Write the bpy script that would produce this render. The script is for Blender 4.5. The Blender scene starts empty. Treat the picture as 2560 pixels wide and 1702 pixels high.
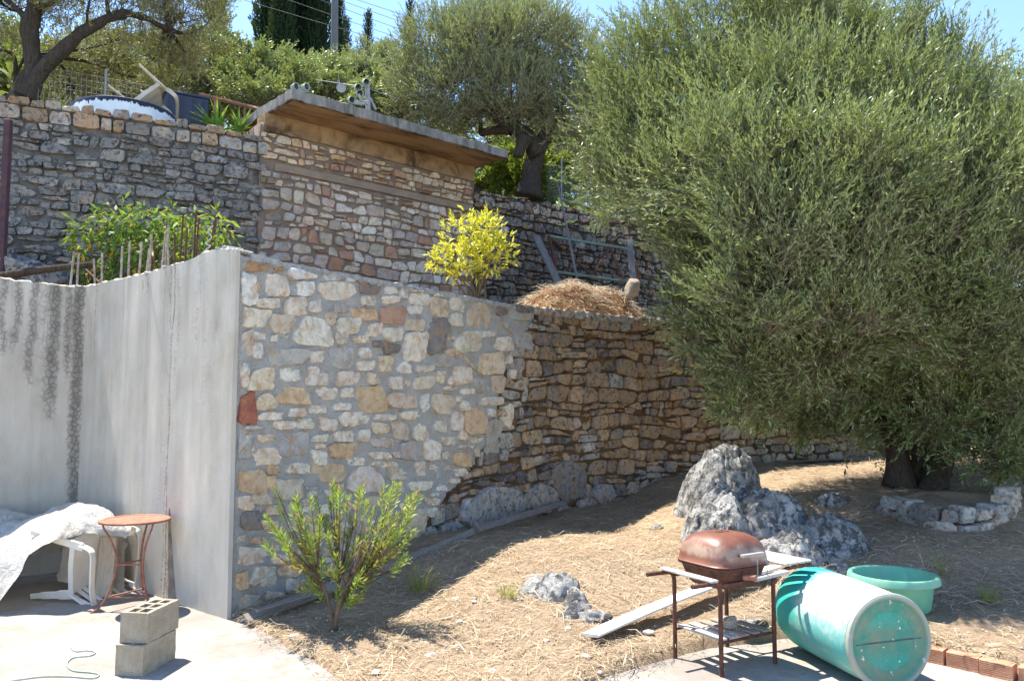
import bpy, math, random
import numpy as np
from mathutils import Matrix, Vector, noise as MN

# ------------------------------------------------------------------ camera, sky, sun, exposure
SC = bpy.context.scene
COL = SC.collection
FPX, CAMH = 2000.0, 1.75
PITCH = math.atan(150 / 2000)
cam_d = bpy.data.cameras.new('camera')
cam_d.sensor_fit = 'HORIZONTAL'; cam_d.sensor_width = 36.0; cam_d.lens = 36.0 * FPX / 2560
cam_d.clip_start = 0.05; cam_d.clip_end = 600
cam = bpy.data.objects.new('camera', cam_d); COL.objects.link(cam)
cam.location = (0, 0, CAMH); cam.rotation_euler = (math.pi / 2 + PITCH, 0, 0)
SC.camera = cam

SUN_EL = math.radians(65)
SUN_TO = Vector((-0.80, 0.60, 0)).normalized()        # horizontal direction towards the sun
world = bpy.data.worlds.new('World'); SC.world = world; world.use_nodes = True
wn = world.node_tree
for n in list(wn.nodes): wn.nodes.remove(n)
sky = wn.nodes.new('ShaderNodeTexSky'); sky.sky_type = 'NISHITA'; sky.sun_disc = False
sky.sun_elevation = SUN_EL
sky.sun_rotation = math.atan2(SUN_TO.x, SUN_TO.y)
sky.altitude = 1500; sky.air_density = 1.0; sky.dust_density = 0.0; sky.ozone_density = 2.5
bg = wn.nodes.new('ShaderNodeBackground'); bg.inputs['Strength'].default_value = 0.15
wo = wn.nodes.new('ShaderNodeOutputWorld')
wn.links.new(sky.outputs[0], bg.inputs[0]); wn.links.new(bg.outputs[0], wo.inputs[0])
sd = bpy.data.lights.new('sun', 'SUN'); sd.energy = 4.8; sd.angle = math.radians(0.53); sd.color = (1.0, 0.94, 0.84)
sun = bpy.data.objects.new('sun', sd); COL.objects.link(sun)
to_sun = Vector((SUN_TO.x * math.cos(SUN_EL), SUN_TO.y * math.cos(SUN_EL), math.sin(SUN_EL)))
sun.rotation_euler = to_sun.to_track_quat('Z', 'Y').to_euler()
sun.location = (-5, 8, 20)
SC.view_settings.view_transform = 'Standard'; SC.view_settings.look = 'None'
SC.view_settings.exposure = 1.5; SC.view_settings.gamma = 1.0
SC.view_settings.use_curve_mapping = False
SC.render.engine = 'CYCLES'
SC.cycles.max_bounces = 6; SC.cycles.diffuse_bounces = 4; SC.cycles.glossy_bounces = 2
SC.cycles.transmission_bounces = 4; SC.cycles.transparent_max_bounces = 8
SC.cycles.caustics_reflective = False; SC.cycles.caustics_refractive = False

# ------------------------------------------------------------------ layout helpers (pixel of the photograph -> place in the world)
def ray(px, py):
    a = (px - 1280) / FPX; b = (851 - py) / FPX
    return Vector((a, math.cos(PITCH) - b * math.sin(PITCH), math.sin(PITCH) + b * math.cos(PITCH)))
def at(px, py, Y):
    r = ray(px, py); return Vector((0, 0, CAMH)) + r * (Y / r.y)
def atz(px, py, z):
    r = ray(px, py); return Vector((0, 0, CAMH)) + r * ((z - CAMH) / r.z)
def lerp(a, b, t): return a + (b - a) * t
def interp(x, pts):
    if x <= pts[0][0]: return pts[0][1]
    for (x0, y0), (x1, y1) in zip(pts, pts[1:]):
        if x <= x1: return y0 + (y1 - y0) * (x - x0) / (x1 - x0)
    return pts[-1][1]
def sstep(a, b, x):
    t = min(1, max(0, (x - a) / (b - a))); return t * t * (3 - 2 * t)
def fbm(p, o=4): return MN.fractal(Vector(p), 1.0, 2.0, o)

# ------------------------------------------------------------------ object helpers
ROOTM = {}
def thing(name, label, cat, loc=(0, 0, 0), rot=(0, 0, 0), group=None):
    o = bpy.data.objects.new(name, None); COL.objects.link(o)
    o.empty_display_size = 0.2
    o.location = loc; o.rotation_euler = rot
    o['label'] = label; o['category'] = cat
    if group: o['group'] = group
    o.matrix_basis  # evaluated lazily
    ROOTM[o.name] = Matrix.LocRotScale(Vector(loc), __import__('mathutils').Euler(rot), None)
    return o
def tag(o, label, cat, group=None):
    o['label'] = label; o['category'] = cat
    if group: o['group'] = group
    return o
def np_mesh(name, V, F, tint=None):
    V = np.asarray(V, dtype=np.float32).reshape(-1, 3); F = np.asarray(F, dtype=np.int32)
    k = F.shape[1]
    me = bpy.data.meshes.new(name)
    me.vertices.add(len(V)); me.vertices.foreach_set('co', V.ravel())
    me.loops.add(F.size); me.loops.foreach_set('vertex_index', F.ravel())
    me.polygons.add(len(F)); me.polygons.foreach_set('loop_start', np.arange(0, F.size, k, dtype=np.int32))
    me.update(calc_edges=True)
    if tint is not None:
        a = me.attributes.new('tint', 'FLOAT_COLOR', 'POINT')
        t = np.ones((len(V), 4), dtype=np.float32); t[:, :3] = tint
        a.data.foreach_set('color', t.ravel())
    return me
def py_mesh(name, V, F, tint=None):
    me = bpy.data.meshes.new(name)
    me.from_pydata([tuple(v) for v in V], [], F); me.update()
    if tint is not None:
        a = me.attributes.new('tint', 'FLOAT_COLOR', 'POINT')
        t = np.ones((len(V), 4), dtype=np.float32); t[:, :3] = tint
        a.data.foreach_set('color', t.ravel())
    return me
def link(name, me, mat, parent=None, smooth=None, kind=None):
    if mat: me.materials.append(mat)
    if smooth is not None:
        me.polygons.foreach_set('use_smooth', np.ones(len(me.polygons), dtype=bool))
        if smooth < 179: me.set_sharp_from_angle(angle=math.radians(smooth))
    o = bpy.data.objects.new(name, me); COL.objects.link(o)
    if parent: o.parent = parent
    if kind: o['kind'] = kind
    return o
def part(name, VF, mat, parent=None, smooth=None, world=False, kind=None, tint=None):
    """one mesh object; world=True: the vertices are world places, moved into the parent's frame"""
    V, F = VF
    if world and parent is not None:
        M = ROOTM[parent.name].inverted(); V = [M @ Vector(v) for v in V]
    return link(name, py_mesh(name, V, F, tint), mat, parent, smooth, kind)
def join(*vfs):
    V, F = [], []
    for v, f in vfs:
        n = len(V); V += [Vector(p) for p in v]; F += [tuple(i + n for i in q) for q in f]
    return V, F
def xf(vf, M): return [M @ Vector(v) for v in vf[0]], vf[1]
def loc(x, y, z): return Matrix.Translation((x, y, z))
def rot(a, ax): return Matrix.Rotation(a, 4, ax)
def box(c, s, bev=0.0):
    """box with optionally chamfered edges"""
    x, y, z = s[0] / 2, s[1] / 2, s[2] / 2
    if bev <= 0:
        V = [Vector((c[0] + i * x, c[1] + j * y, c[2] + k * z)) for i in (-1, 1) for j in (-1, 1) for k in (-1, 1)]
        return V, [(0, 1, 3, 2), (4, 6, 7, 5), (0, 4, 5, 1), (2, 3, 7, 6), (0, 2, 6, 4), (1, 5, 7, 3)]
    b = min(bev, x * .9, y * .9, z * .9)
    V, F = [], []
    prof = [(x - b, y), (x, y - b), (x, -y + b), (x - b, -y), (-x + b, -y), (-x, -y + b), (-x, y - b), (-x + b, y)]
    for zz, ins in ((-z, b), (-z + b, 0), (z - b, 0), (z, b)):
        for px, py in prof:
            fx = (x - ins) / x if ins else 1; fy = (y - ins) / y if ins else 1
            V.append(Vector((c[0] + px * fx, c[1] + py * fy, c[2] + zz)))
    for r in range(3):
        for i in range(8):
            j = (i + 1) % 8
            F.append((r * 8 + i, r * 8 + 8 + i, r * 8 + 8 + j, r * 8 + j))
    F.append(tuple(range(8))); F.append(tuple(24 + 7 - i for i in range(8)))
    return V, F
def tube(path, rad, n=8, cap=True):
    P = [Vector(p) for p in path]
    R = list(rad) if hasattr(rad, '__len__') else [rad] * len(P)
    V, F = [], []; up = None
    for i, p in enumerate(P):
        d = (P[min(i + 1, len(P) - 1)] - P[max(i - 1, 0)]).normalized()
        if up is None:
            up = Vector((0, 0, 1)) if abs(d.z) < .9 else Vector((1, 0, 0))
        a = d.cross(up).normalized(); up = a.cross(d).normalized()
        for k in range(n):
            t = 2 * math.pi * k / n
            V.append(p + (a * math.cos(t) + up * math.sin(t)) * R[i])
    for i in range(len(P) - 1):
        for k in range(n):
            l = (k + 1) % n
            F.append((i * n + k, i * n + l, (i + 1) * n + l, (i + 1) * n + k))
    if cap:
        F.append(tuple(range(n - 1, -1, -1))); F.append(tuple((len(P) - 1) * n + k for k in range(n)))
    return V, F
def lathe(prof, n=32, closed=False):
    V, F = [], []
    for r, z in prof:
        for k in range(n):
            t = 2 * math.pi * k / n; V.append(Vector((r * math.cos(t), r * math.sin(t), z)))
    for i in range(len(prof) - 1):
        for k in range(n):
            l = (k + 1) % n; F.append((i * n + k, i * n + l, (i + 1) * n + l, (i + 1) * n + k))
    if closed:
        F.append(tuple(range(n - 1, -1, -1))); F.append(tuple((len(prof) - 1) * n + k for k in range(n)))
    return V, F
def smooth_path(pts, sub=6):
    P = [Vector(p) for p in pts]; out = []
    for i in range(len(P) - 1):
        p0 = P[max(i - 1, 0)]; p1 = P[i]; p2 = P[i + 1]; p3 = P[min(i + 2, len(P) - 1)]
        for k in range(sub):
            t = k / sub
            out.append(.5 * ((2 * p1) + (p2 - p0) * t + (2 * p0 - 5 * p1 + 4 * p2 - p3) * t * t + (3 * p1 - p0 - 3 * p2 + p3) * t ** 3))
    out.append(P[-1]); return out
def grid_faces(nu, nv, off=0):
    return [(off + i * nv + j, off + (i + 1) * nv + j, off + (i + 1) * nv + j + 1, off + i * nv + j + 1) for i in range(nu - 1) for j in range(nv - 1)]

# ------------------------------------------------------------------ materials
class NT:
    def __init__(s, name):
        s.m = bpy.data.materials.new(name); s.m.use_nodes = True; s.t = s.m.node_tree
        for n in list(s.t.nodes): s.t.nodes.remove(n)
        s.out = s.t.nodes.new('ShaderNodeOutputMaterial')
    def put(s, sock, v):
        if isinstance(v, bpy.types.NodeSocket): s.t.links.new(v, sock)
        elif isinstance(v, (tuple, list)) and sock.type == 'RGBA' and len(v) == 3: sock.default_value = (*v, 1)
        else: sock.default_value = v
    def n(s, typ, out=0, props=None, **inp):
        nd = s.t.nodes.new('ShaderNode' + typ)
        for k, v in (props or {}).items(): setattr(nd, k, v)
        for k, v in inp.items(): s.put(nd.inputs[k.replace('_', ' ') if k.replace('_', ' ') in nd.inputs else k], v)
        return nd.outputs[out]
    def coord(s, which='Object'): return s.n('TexCoord', which)
    def pos(s): return s.n('NewGeometry', 'Position')
    def map(s, v, sc=(1, 1, 1), lo=(0, 0, 0)): return s.n('Mapping', Vector=v, Scale=sc, Location=lo)
    def noise(s, v, scale, detail=4, rough=.55, dist=0, out=0): return s.n('TexNoise', out, Vector=v, Scale=scale, Detail=detail, Roughness=rough, Distortion=dist)
    def vor(s, v, scale, feat='F1', out=0, rnd=1.0): return s.n('TexVoronoi', out, {'feature': feat}, Vector=v, Scale=scale, Randomness=rnd)
    def ramp(s, f, *stops):
        nd = s.t.nodes.new('ShaderNodeValToRGB'); e = nd.color_ramp.elements
        while len(e) < len(stops): e.new(.5)
        for el, (p, c) in zip(e, stops):
            el.position = p; el.color = (c, c, c, 1) if isinstance(c, (int, float)) else (*c, 1)
        s.put(nd.inputs[0], f); return nd.outputs[0]
    def mix(s, f, a, b, mode='MIX'):
        nd = s.t.nodes.new('ShaderNodeMix'); nd.data_type = 'RGBA'; nd.blend_type = mode
        s.put(nd.inputs[0], f); s.put(nd.inputs[6], a); s.put(nd.inputs[7], b); return nd.outputs[2]
    def math(s, op, a, b=0.0, clamp=False):
        nd = s.t.nodes.new('ShaderNodeMath'); nd.operation = op; nd.use_clamp = clamp
        s.put(nd.inputs[0], a); s.put(nd.inputs[1], b); return nd.outputs[0]
    def sep(s, v, k): return s.n('SeparateXYZ', k, Vector=v)
    def attr(s, name, out=0): return s.n('Attribute', out, {'attribute_name': name})
    def bump(s, h, st=.4, d=.01, nrm=None):
        nd = s.t.nodes.new('ShaderNodeBump'); nd.inputs['Strength'].default_value = st; nd.inputs['Distance'].default_value = d
        s.put(nd.inputs['Height'], h)
        if nrm: s.put(nd.inputs['Normal'], nrm)
        return nd.outputs[0]
    def bsdf(s, col, rough=.9, spec=.3, nrm=None, metal=0.0):
        nd = s.t.nodes.new('ShaderNodeBsdfPrincipled')
        s.put(nd.inputs['Base Color'], col); s.put(nd.inputs['Roughness'], rough); s.put(nd.inputs['Metallic'], metal)
        s.put(nd.inputs['Specular IOR Level'], spec)
        if nrm: s.put(nd.inputs['Normal'], nrm)
        return nd.outputs[0]
    def done(s, sh): s.t.links.new(sh, s.out.inputs[0]); return s.m

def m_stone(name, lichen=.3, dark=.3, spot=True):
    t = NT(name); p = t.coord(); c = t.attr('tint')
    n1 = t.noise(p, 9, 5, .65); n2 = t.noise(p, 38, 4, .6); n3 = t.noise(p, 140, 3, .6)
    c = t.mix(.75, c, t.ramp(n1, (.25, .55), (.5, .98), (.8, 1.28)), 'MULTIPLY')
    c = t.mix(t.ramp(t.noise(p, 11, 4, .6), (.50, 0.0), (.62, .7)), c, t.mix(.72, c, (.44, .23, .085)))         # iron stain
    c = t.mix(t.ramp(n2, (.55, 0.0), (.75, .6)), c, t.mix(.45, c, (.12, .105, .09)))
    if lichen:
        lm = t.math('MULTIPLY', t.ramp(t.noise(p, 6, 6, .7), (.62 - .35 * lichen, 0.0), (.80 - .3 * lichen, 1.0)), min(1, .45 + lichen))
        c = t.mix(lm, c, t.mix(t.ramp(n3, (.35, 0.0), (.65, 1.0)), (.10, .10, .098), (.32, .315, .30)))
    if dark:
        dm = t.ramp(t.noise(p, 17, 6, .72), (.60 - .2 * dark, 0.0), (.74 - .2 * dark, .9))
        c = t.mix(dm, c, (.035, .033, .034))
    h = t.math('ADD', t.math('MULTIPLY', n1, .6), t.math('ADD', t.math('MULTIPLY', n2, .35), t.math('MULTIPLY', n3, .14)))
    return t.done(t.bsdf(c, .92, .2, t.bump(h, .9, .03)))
def m_simple(name, a, b, scale=8, rough=.8, spec=.3, bump=.3, bscale=60, dist=.006, detail=5, sc=(1, 1, 1), metal=0.0, lo=.35, hi=.65):
    t = NT(name); p = t.map(t.coord(), sc)
    c = t.mix(t.ramp(t.noise(p, scale, detail, .6), (lo, 0.0), (hi, 1.0)), a, b)
    nb = t.noise(p, bscale, 4, .6)
    return t.done(t.bsdf(c, rough, spec, t.bump(nb, bump, dist) if bump else None, metal))
def m_leaf(name, dark, mid, light, under, trans=.3, rough=.42, accent=(.35, .25, .05), acc=.03, spec=.5):
    rough, spec = min(.7, rough + .14), spec * .6
    t = NT(name); v = t.sep(t.attr('tint'), 0); v2 = t.sep(t.attr('tint'), 1)
    c = t.ramp(v, (.0, dark), (.45, mid), (1.0, light))
    c = t.mix(t.ramp(v2, (1 - acc - .01, 0.0), (1 - acc + .01, 1.0)), c, accent)
    bf = t.n('NewGeometry', 'Backfacing')
    cu = t.mix(t.math('MULTIPLY', bf, .8), c, under)
    s = t.bsdf(cu, rough, spec)
    tr = t.n('BsdfTranslucent', Color=t.mix(.5, c, (.30, .36, .04), 'MIX'))
    return t.done(t.n('MixShader', Fac=trans, Shader=s, **{'Shader_001': tr}) if False else mixs(t, trans, s, tr))
def mixs(t, f, a, b):
    nd = t.t.nodes.new('ShaderNodeMixShader'); t.put(nd.inputs[0], f); t.t.links.new(a, nd.inputs[1]); t.t.links.new(b, nd.inputs[2]); return nd.outputs[0]
def m_bark(name, a=(.035, .028, .023), b=(.11, .088, .07)):
    t = NT(name); p = t.map(t.coord(), (1, 1, .28))
    n1 = t.noise(p, 22, 6, .7, 1.2); n2 = t.noise(p, 80, 4, .6)
    c = t.mix(t.ramp(n1, (.3, 0.0), (.7, 1.0)), a, b)
    return t.done(t.bsdf(c, .95, .15, t.bump(t.math('ADD', n1, t.math('MULTIPLY', n2, .3)), 1.0, .04)))

def m_concrete_wall():
    """cement render with black run-off streaks and crazing, from the wall's own (along, up) UV"""
    t = NT('concrete_render'); uv = t.coord('UV'); p = t.coord()
    u = t.sep(uv, 0); v = t.sep(uv, 1)
    big = t.noise(t.map(uv, (1.3, .35, 1)), 1.6, 5, .6); fine = t.noise(p, 55, 5, .7); cloud = t.noise(p, 2.4, 5, .6)
    c = t.mix(t.ramp(big, (.3, 0.0), (.7, 1.0)), (.36, .315, .255), (.62, .555, .46))
    c = t.mix(t.ramp(cloud, (.45, 0.0), (.75, .6)), c, (.56, .53, .48))
    # thin pale brown and grey runs down from the top
    run = t.ramp(t.noise(t.map(uv, (11, .22, 1)), 1.0, 4, .6), (.50, 0.0), (.68, 1.0))
    fade = t.ramp(t.math('DIVIDE', v, 3.2), (.2, .25), (.7, .6), (1.0, 1.0))
    c = t.mix(t.math('MULTIPLY', t.math('MULTIPLY', run, fade), .5), c, (.24, .215, .18))
    # 'streak' is painted per vertex along the run-off lines: crazed black lichen
    wob = t.n('VectorMath', 0, {'operation': 'ADD'}, **{'Vector': uv, 'Vector_001': (0, 0, 0)}) if False else uv
    st = t.sep(t.attr('streak'), 0)
    e = t.vor(t.map(uv, (1, .82, 1)), 21, 'DISTANCE_TO_EDGE')
    crack = t.ramp(e, (.0, 1.0), (.06, .7), (.15, 0.0))
    st2 = t.math('ADD', st, t.math('MULTIPLY', t.math('SUBTRACT', t.noise(uv, 9, 4, .7), .5), .9))
    sm = t.ramp(st2, (.30, 0.0), (.62, 1.0))
    k = t.math('MULTIPLY', sm, t.math('ADD', t.math('MULTIPLY', crack, .30), t.math('MULTIPLY', t.ramp(st2, (.45, 0.0), (1.0, 1.0)), .50)), True)
    c = t.mix(k, c, (.085, .075, .062))
    c = t.mix(t.math('MULTIPLY', t.ramp(fine, (.62, 0.0), (.75, 1.0)), .5), c, (.2, .19, .18))
    rust_tone = t.math('MULTIPLY', t.ramp(v, (.55, 1.0), (.9, 0.0)), t.ramp(t.noise(uv, 2.2, 3, .5), (.55, 0.0), (.75, .45)))  # warm bounce off the floor put into the foot's colour, in patches
    c = t.mix(rust_tone, c, (.52, .36, .24))
    h = t.math('ADD', t.math('MULTIPLY', fine, .25), t.math('MULTIPLY', crack, t.math('MULTIPLY', sm, -.35)))
    h = t.math('ADD', h, t.math('MULTIPLY', t.noise(t.map(uv, (3, 1, 1)), 2, 4, .6), .8))
    return t.done(t.bsdf(c, .9, .25, t.bump(h, .6, .02)))
def m_mortar():
    t = NT('cement_mortar'); p = t.coord()
    n1 = t.noise(p, 5, 5, .65); n2 = t.noise(p, 45, 5, .7); n3 = t.noise(p, 160, 3, .6)
    c = t.mix(t.ramp(n1, (.3, 0.0), (.7, 1.0)), (.49, .475, .45), (.635, .61, .57))
    c = t.mix(t.ramp(t.noise(p, 11, 4, .6), (.5, 0.0), (.7, .6)), c, (.42, .422, .43))
    c = t.mix(t.ramp(n2, (.55, 0.0), (.75, .7)), c, (.21, .205, .20))
    c = t.mix(t.ramp(t.noise(p, 3.1, 3, .6), (.55, 0.0), (.75, .6)), c, (.45, .40, .33))
    c = t.mix(t.ramp(n3, (.60, 0.0), (.72, .6)), c, (.12, .118, .115))
    h = t.math('ADD', t.math('MULTIPLY', n2, .6), t.math('MULTIPLY', n3, .35))
    return t.done(t.bsdf(c, .95, .15, t.bump(h, 1.0, .055)))
def m_earth(name, a, b, c3, scale=3, bump=1.0):
    t = NT(name); p = t.pos()
    n1 = t.noise(p, scale, 6, .65); n2 = t.noise(p, 28, 5, .7); n3 = t.noise(t.map(p, (1, 1, .3)), 110, 4, .7)
    c = t.mix(t.ramp(n1, (.32, 0.0), (.66, 1.0)), a, b)
    c = t.mix(t.ramp(n2, (.5, 0.0), (.7, .8)), c, c3)
    c = t.mix(.55, c, t.ramp(n3, (.25, .45), (.5, .95), (.8, 1.35)), 'MULTIPLY')
    h = t.math('ADD', t.math('MULTIPLY', n2, .6), t.math('MULTIPLY', n3, .5))
    return t.done(t.bsdf(c, .95, .1, t.bump(h, bump, .03)))
def m_floor():
    t = NT('floor_concrete'); p = t.pos()
    n1 = t.noise(p, 1.4, 6, .6); n2 = t.noise(p, 16, 5, .7); n3 = t.noise(p, 150, 3, .6)
    c = t.mix(t.ramp(n1, (.35, 0.0), (.65, 1.0)), (.235, .21, .185), (.35, .325, .295))
    c = t.mix(t.ramp(n2, (.5, 0.0), (.72, .6)), c, (.19, .16, .13))
    c = t.mix(t.ramp(t.noise(p, 5, 5, .7), (.52, 0.0), (.68, .7)), c, (.255, .19, .135))
    c = t.mix(t.math('MULTIPLY', t.ramp(n3, (.6, 0.0), (.7, 1.0)), .35), c, (.22, .2, .18))
    h = t.math('ADD', t.math('MULTIPLY', n2, .6), t.math('MULTIPLY', n3, .4))
    return t.done(t.bsdf(c, .9, .2, t.bump(h, .6, .01)))
def m_rock():
    t = NT('limestone_rock'); p = t.coord()
    n1 = t.noise(p, 3.2, 7, .72, .6); n2 = t.noise(p, 8, 7, .78, .3); n3 = t.noise(p, 90, 4, .65)
    c = t.mix(t.ramp(n1, (.36, 0.0), (.60, 1.0)), (.25, .245, .235), (.53, .51, .48))
    c = t.mix(t.ramp(n2, (.47, 0.0), (.55, .9)), c, (.075, .075, .075))
    c = t.mix(t.ramp(t.noise(p, 30, 4, .7), (.58, 0.0), (.70, .5)), c, (.14, .138, .135))
    c = t.mix(t.ramp(t.noise(p, 6, 4, .6), (.58, 0.0), (.70, .6)), c, (.36, .27, .17))
    h = t.math('ADD', t.math('MULTIPLY', n2, .9), t.math('MULTIPLY', n3, .2))
    return t.done(t.bsdf(c, .95, .15, t.bump(h, 1.0, .07)))
def m_rust(name, a=(.065, .028, .02), b=(.15, .06, .036), c3=(.035, .02, .017), rough=.75):
    t = NT(name); p = t.coord()
    c = t.mix(t.ramp(t.noise(p, 14, 5, .65), (.35, 0.0), (.65, 1.0)), a, b)
    c = t.mix(t.ramp(t.noise(p, 50, 4, .65), (.52, 0.0), (.7, .8)), c, c3)
    return t.done(t.bsdf(c, rough, .3, t.bump(t.noise(p, 90, 4, .7), .6, .004)))
def m_wood(name, a=(.24, .22, .20), b=(.42, .39, .36), ax=(1, 14, 14)):
    t = NT(name); p = t.map(t.coord(), ax)
    n1 = t.noise(p, 5, 6, .7, .6); n2 = t.noise(p, 20, 4, .6)
    c = t.mix(t.ramp(n1, (.35, 0.0), (.65, 1.0)), a, b)
    c = t.mix(t.ramp(n2, (.55, 0.0), (.75, .8)), c, (.07, .06, .055))
    return t.done(t.bsdf(c, .9, .2, t.bump(t.math('ADD', n1, t.math('MULTIPLY', n2, .5)), .7, .008)))

M = {}
M['stone_set'] = m_stone('stone_in_mortar', 0, .02)
M['stone_dry'] = m_stone('dry_stone', .42, .45)
M['stone_lichen'] = m_stone('lichen_stone', .85, .55)
M['stone_warm'] = m_stone('warm_stone', .06, .06)
M['stone_dark'] = m_stone('shaded_stone', .55, .7)  # colour darkened for tree shadow as well as lichen
M['mortar'] = m_mortar()
M['mortar_warm'] = m_simple('warm_mortar', (.30, .22, .17), (.20, .165, .14), 7, .95, .1, 1.0, 70, .02)
M['concrete'] = m_concrete_wall()
M['crumble'] = m_simple('broken_cement', (.58, .56, .53), (.36, .345, .33), 18, .95, .1, 1.0, 60, .04)
M['joint_earth'] = m_simple('joint_earth', (.20, .115, .055), (.075, .052, .035), 6, .95, .1, 1.0, 50, .03)
M['joint_grey'] = m_simple('lichened_joint', (.10, .10, .10), (.21, .205, .20), 8, .95, .1, 1.0, 50, .03)
M['joint_dark'] = m_simple('joint_dark', (.06, .055, .052), (.13, .115, .10), 8, .95, .1, 1.0, 50, .03)
M['dirt'] = m_earth('dry_earth', (.30, .215, .14), (.38, .29, .20), (.22, .14, .085))
M['terrace_dirt'] = m_earth('red_earth', (.24, .115, .055), (.30, .18, .095), (.15, .07, .035))
M['hill'] = m_earth('hillside_earth', (.17, .145, .08), (.30, .25, .16), (.10, .11, .05), .6)
M['dryhill'] = m_earth('dry_hillside', (.30, .22, .14), (.37, .30, .22), (.17, .13, .08), .8)
M['floor'] = m_floor()
M['rock'] = m_rock()
M['stone_rock'] = m_simple('tan_limestone', (.46, .34, .22), (.34, .31, .28), 7, .95, .15, 1.0, 40, .03)
M['rust'] = m_rust('rusty_iron')
M['bar_old'] = m_rust('lime_crusted_iron', (.20, .15, .12), (.42, .38, .33), (.12, .06, .04))
M['rust_light'] = m_rust('orange_rust', (.24, .095, .06), (.36, .165, .105), (.13, .055, .04))
M['wood'] = m_wood('grey_wood')
M['wood_dark'] = m_wood('dark_old_wood', (.16, .135, .115), (.27, .235, .20))
M['bark'] = m_bark('olive_bark')
M['bark_light'] = m_bark('twig_bark', (.16, .11, .07), (.30, .21, .13))

# ------------------------------------------------------------------ ground
GP = np.array([(-2.3,6.6,0),(-2,7.1,.05),(-1.6,7.7,.2),(-1.15,8.4,.3),(-.4,9.5,.3),(.1,10.3,.26),(1.24,11.4,.30),(.6,9.5,.16),(1.15,10.2,.15),(1.9,11.0,.28),(2.5,12.3,.6),(4,12.9,.72),
    (5,9.7,.7),(2.6,10.4,.6),(2.55,7.7,.35),(3.8,10.2,.7),(4.2,8,.45),(-1.3,6.2,.03),(.5,6.5,.22),(.57,5.84,.08),(2.1,6.8,.25),(2.95,6.35,.12),
    (2.93,5.9,.1),(3.26,5.25,.1),(-.3,8.2,.38),(.5,8.2,.34),(1.2,8.3,.28),(-.6,5.2,.02),(0,5.2,.04),(1,5.4,.03),(1.6,6.1,.1),(6,7,.35),(7,12,.85),
    (10,14,1.0),(-1,7,.09),(-.3,7,.2),(.3,7.5,.34),(-1.6,6.6,.03),(0,9.2,.28),(4.5,6.5,.2),(5,5,.1),(2,9,.34),(4.6,13.4,.8),(3,13,.7)])
def ground_np(x, y):
    d2 = (x[..., None] - GP[:, 0]) ** 2 + (y[..., None] - GP[:, 1]) ** 2
    w = np.exp(-d2 / (2 * .55 ** 2)) + 1e-5 / (d2 + .3)
    return (w * GP[:, 2]).sum(-1) / w.sum(-1)
DIRT = [(-2.3,6.9),(-2.12,6.45),(-1.8,6.05),(-1.35,5.5),(-1.02,5.02),(-.6,4.5),(0,4.3),(.35,4.75),(.6,5.2),(1.0,5.52),(1.4,5.8),(2.0,6.05),(2.3,6.1),
    (2.52,5.84),(2.86,5.52),(3.15,5.22),(3.45,4.9),(3.95,4.3),(9,3.5),(13,14),(4,17),(-1,13)]
def sd_poly(x, y, P):
    """signed distance, positive inside"""
    d = np.full(x.shape, 1e9); inside = np.zeros(x.shape, bool); n = len(P)
    for i in range(n):
        ax, ay = P[i]; bx, by = P[(i + 1) % n]; ex, ey = bx - ax, by - ay
        t = np.clip(((x - ax) * ex + (y - ay) * ey) / (ex * ex + ey * ey), 0, 1)
        d = np.minimum(d, np.hypot(x - ax - t * ex, y - ay - t * ey))
        c = ((ay > y) != (by > y)) & (x < (bx - ax) * (y - ay) / (by - ay + 1e-12) + ax)
        inside ^= c
    return np.where(inside, d, -d)
def dirt_np(x, y):
    g = ground_np(x, y); s = sd_poly(x, y, DIRT)
    m = np.clip((s + .10) / .22, 0, 1); m = m * m * (3 - 2 * m)
    return m * (g + .012) - (1 - m) * .09
def gz(x, y): return float(max(0.0, dirt_np(np.array([float(x)]), np.array([float(y)]))[0]))

xs = np.arange(-2.7, 9.5, .05); ys = np.arange(3.9, 14.6, .05)
X, Y = np.meshgrid(xs, ys, indexing='ij')
Z = dirt_np(X, Y)
NZ = np.array([fbm((a * 2.2, b * 2.2, 0), 3) * .020 + fbm((a * 9, b * 9, 3), 3) * .011 for a, b in zip(X.ravel(), Y.ravel())]).reshape(X.shape)
Z = Z + NZ
V = np.stack([X, Y, Z], -1).reshape(-1, 3)
nu, nv = X.shape
I = np.arange(nu * nv).reshape(nu, nv)
F = np.stack([I[:-1, :-1], I[1:, :-1], I[1:, 1:], I[:-1, 1:]], -1).reshape(-1, 4)
link('ground', np_mesh('ground', V, F), M['dirt'], None, 180, 'structure')
fl = part('terrace_floor', box((0, -3.8, -.15), (30, 28, .3)), M['floor'], None, None, kind='structure')  # carried on behind the camera for more bounced light

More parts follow.
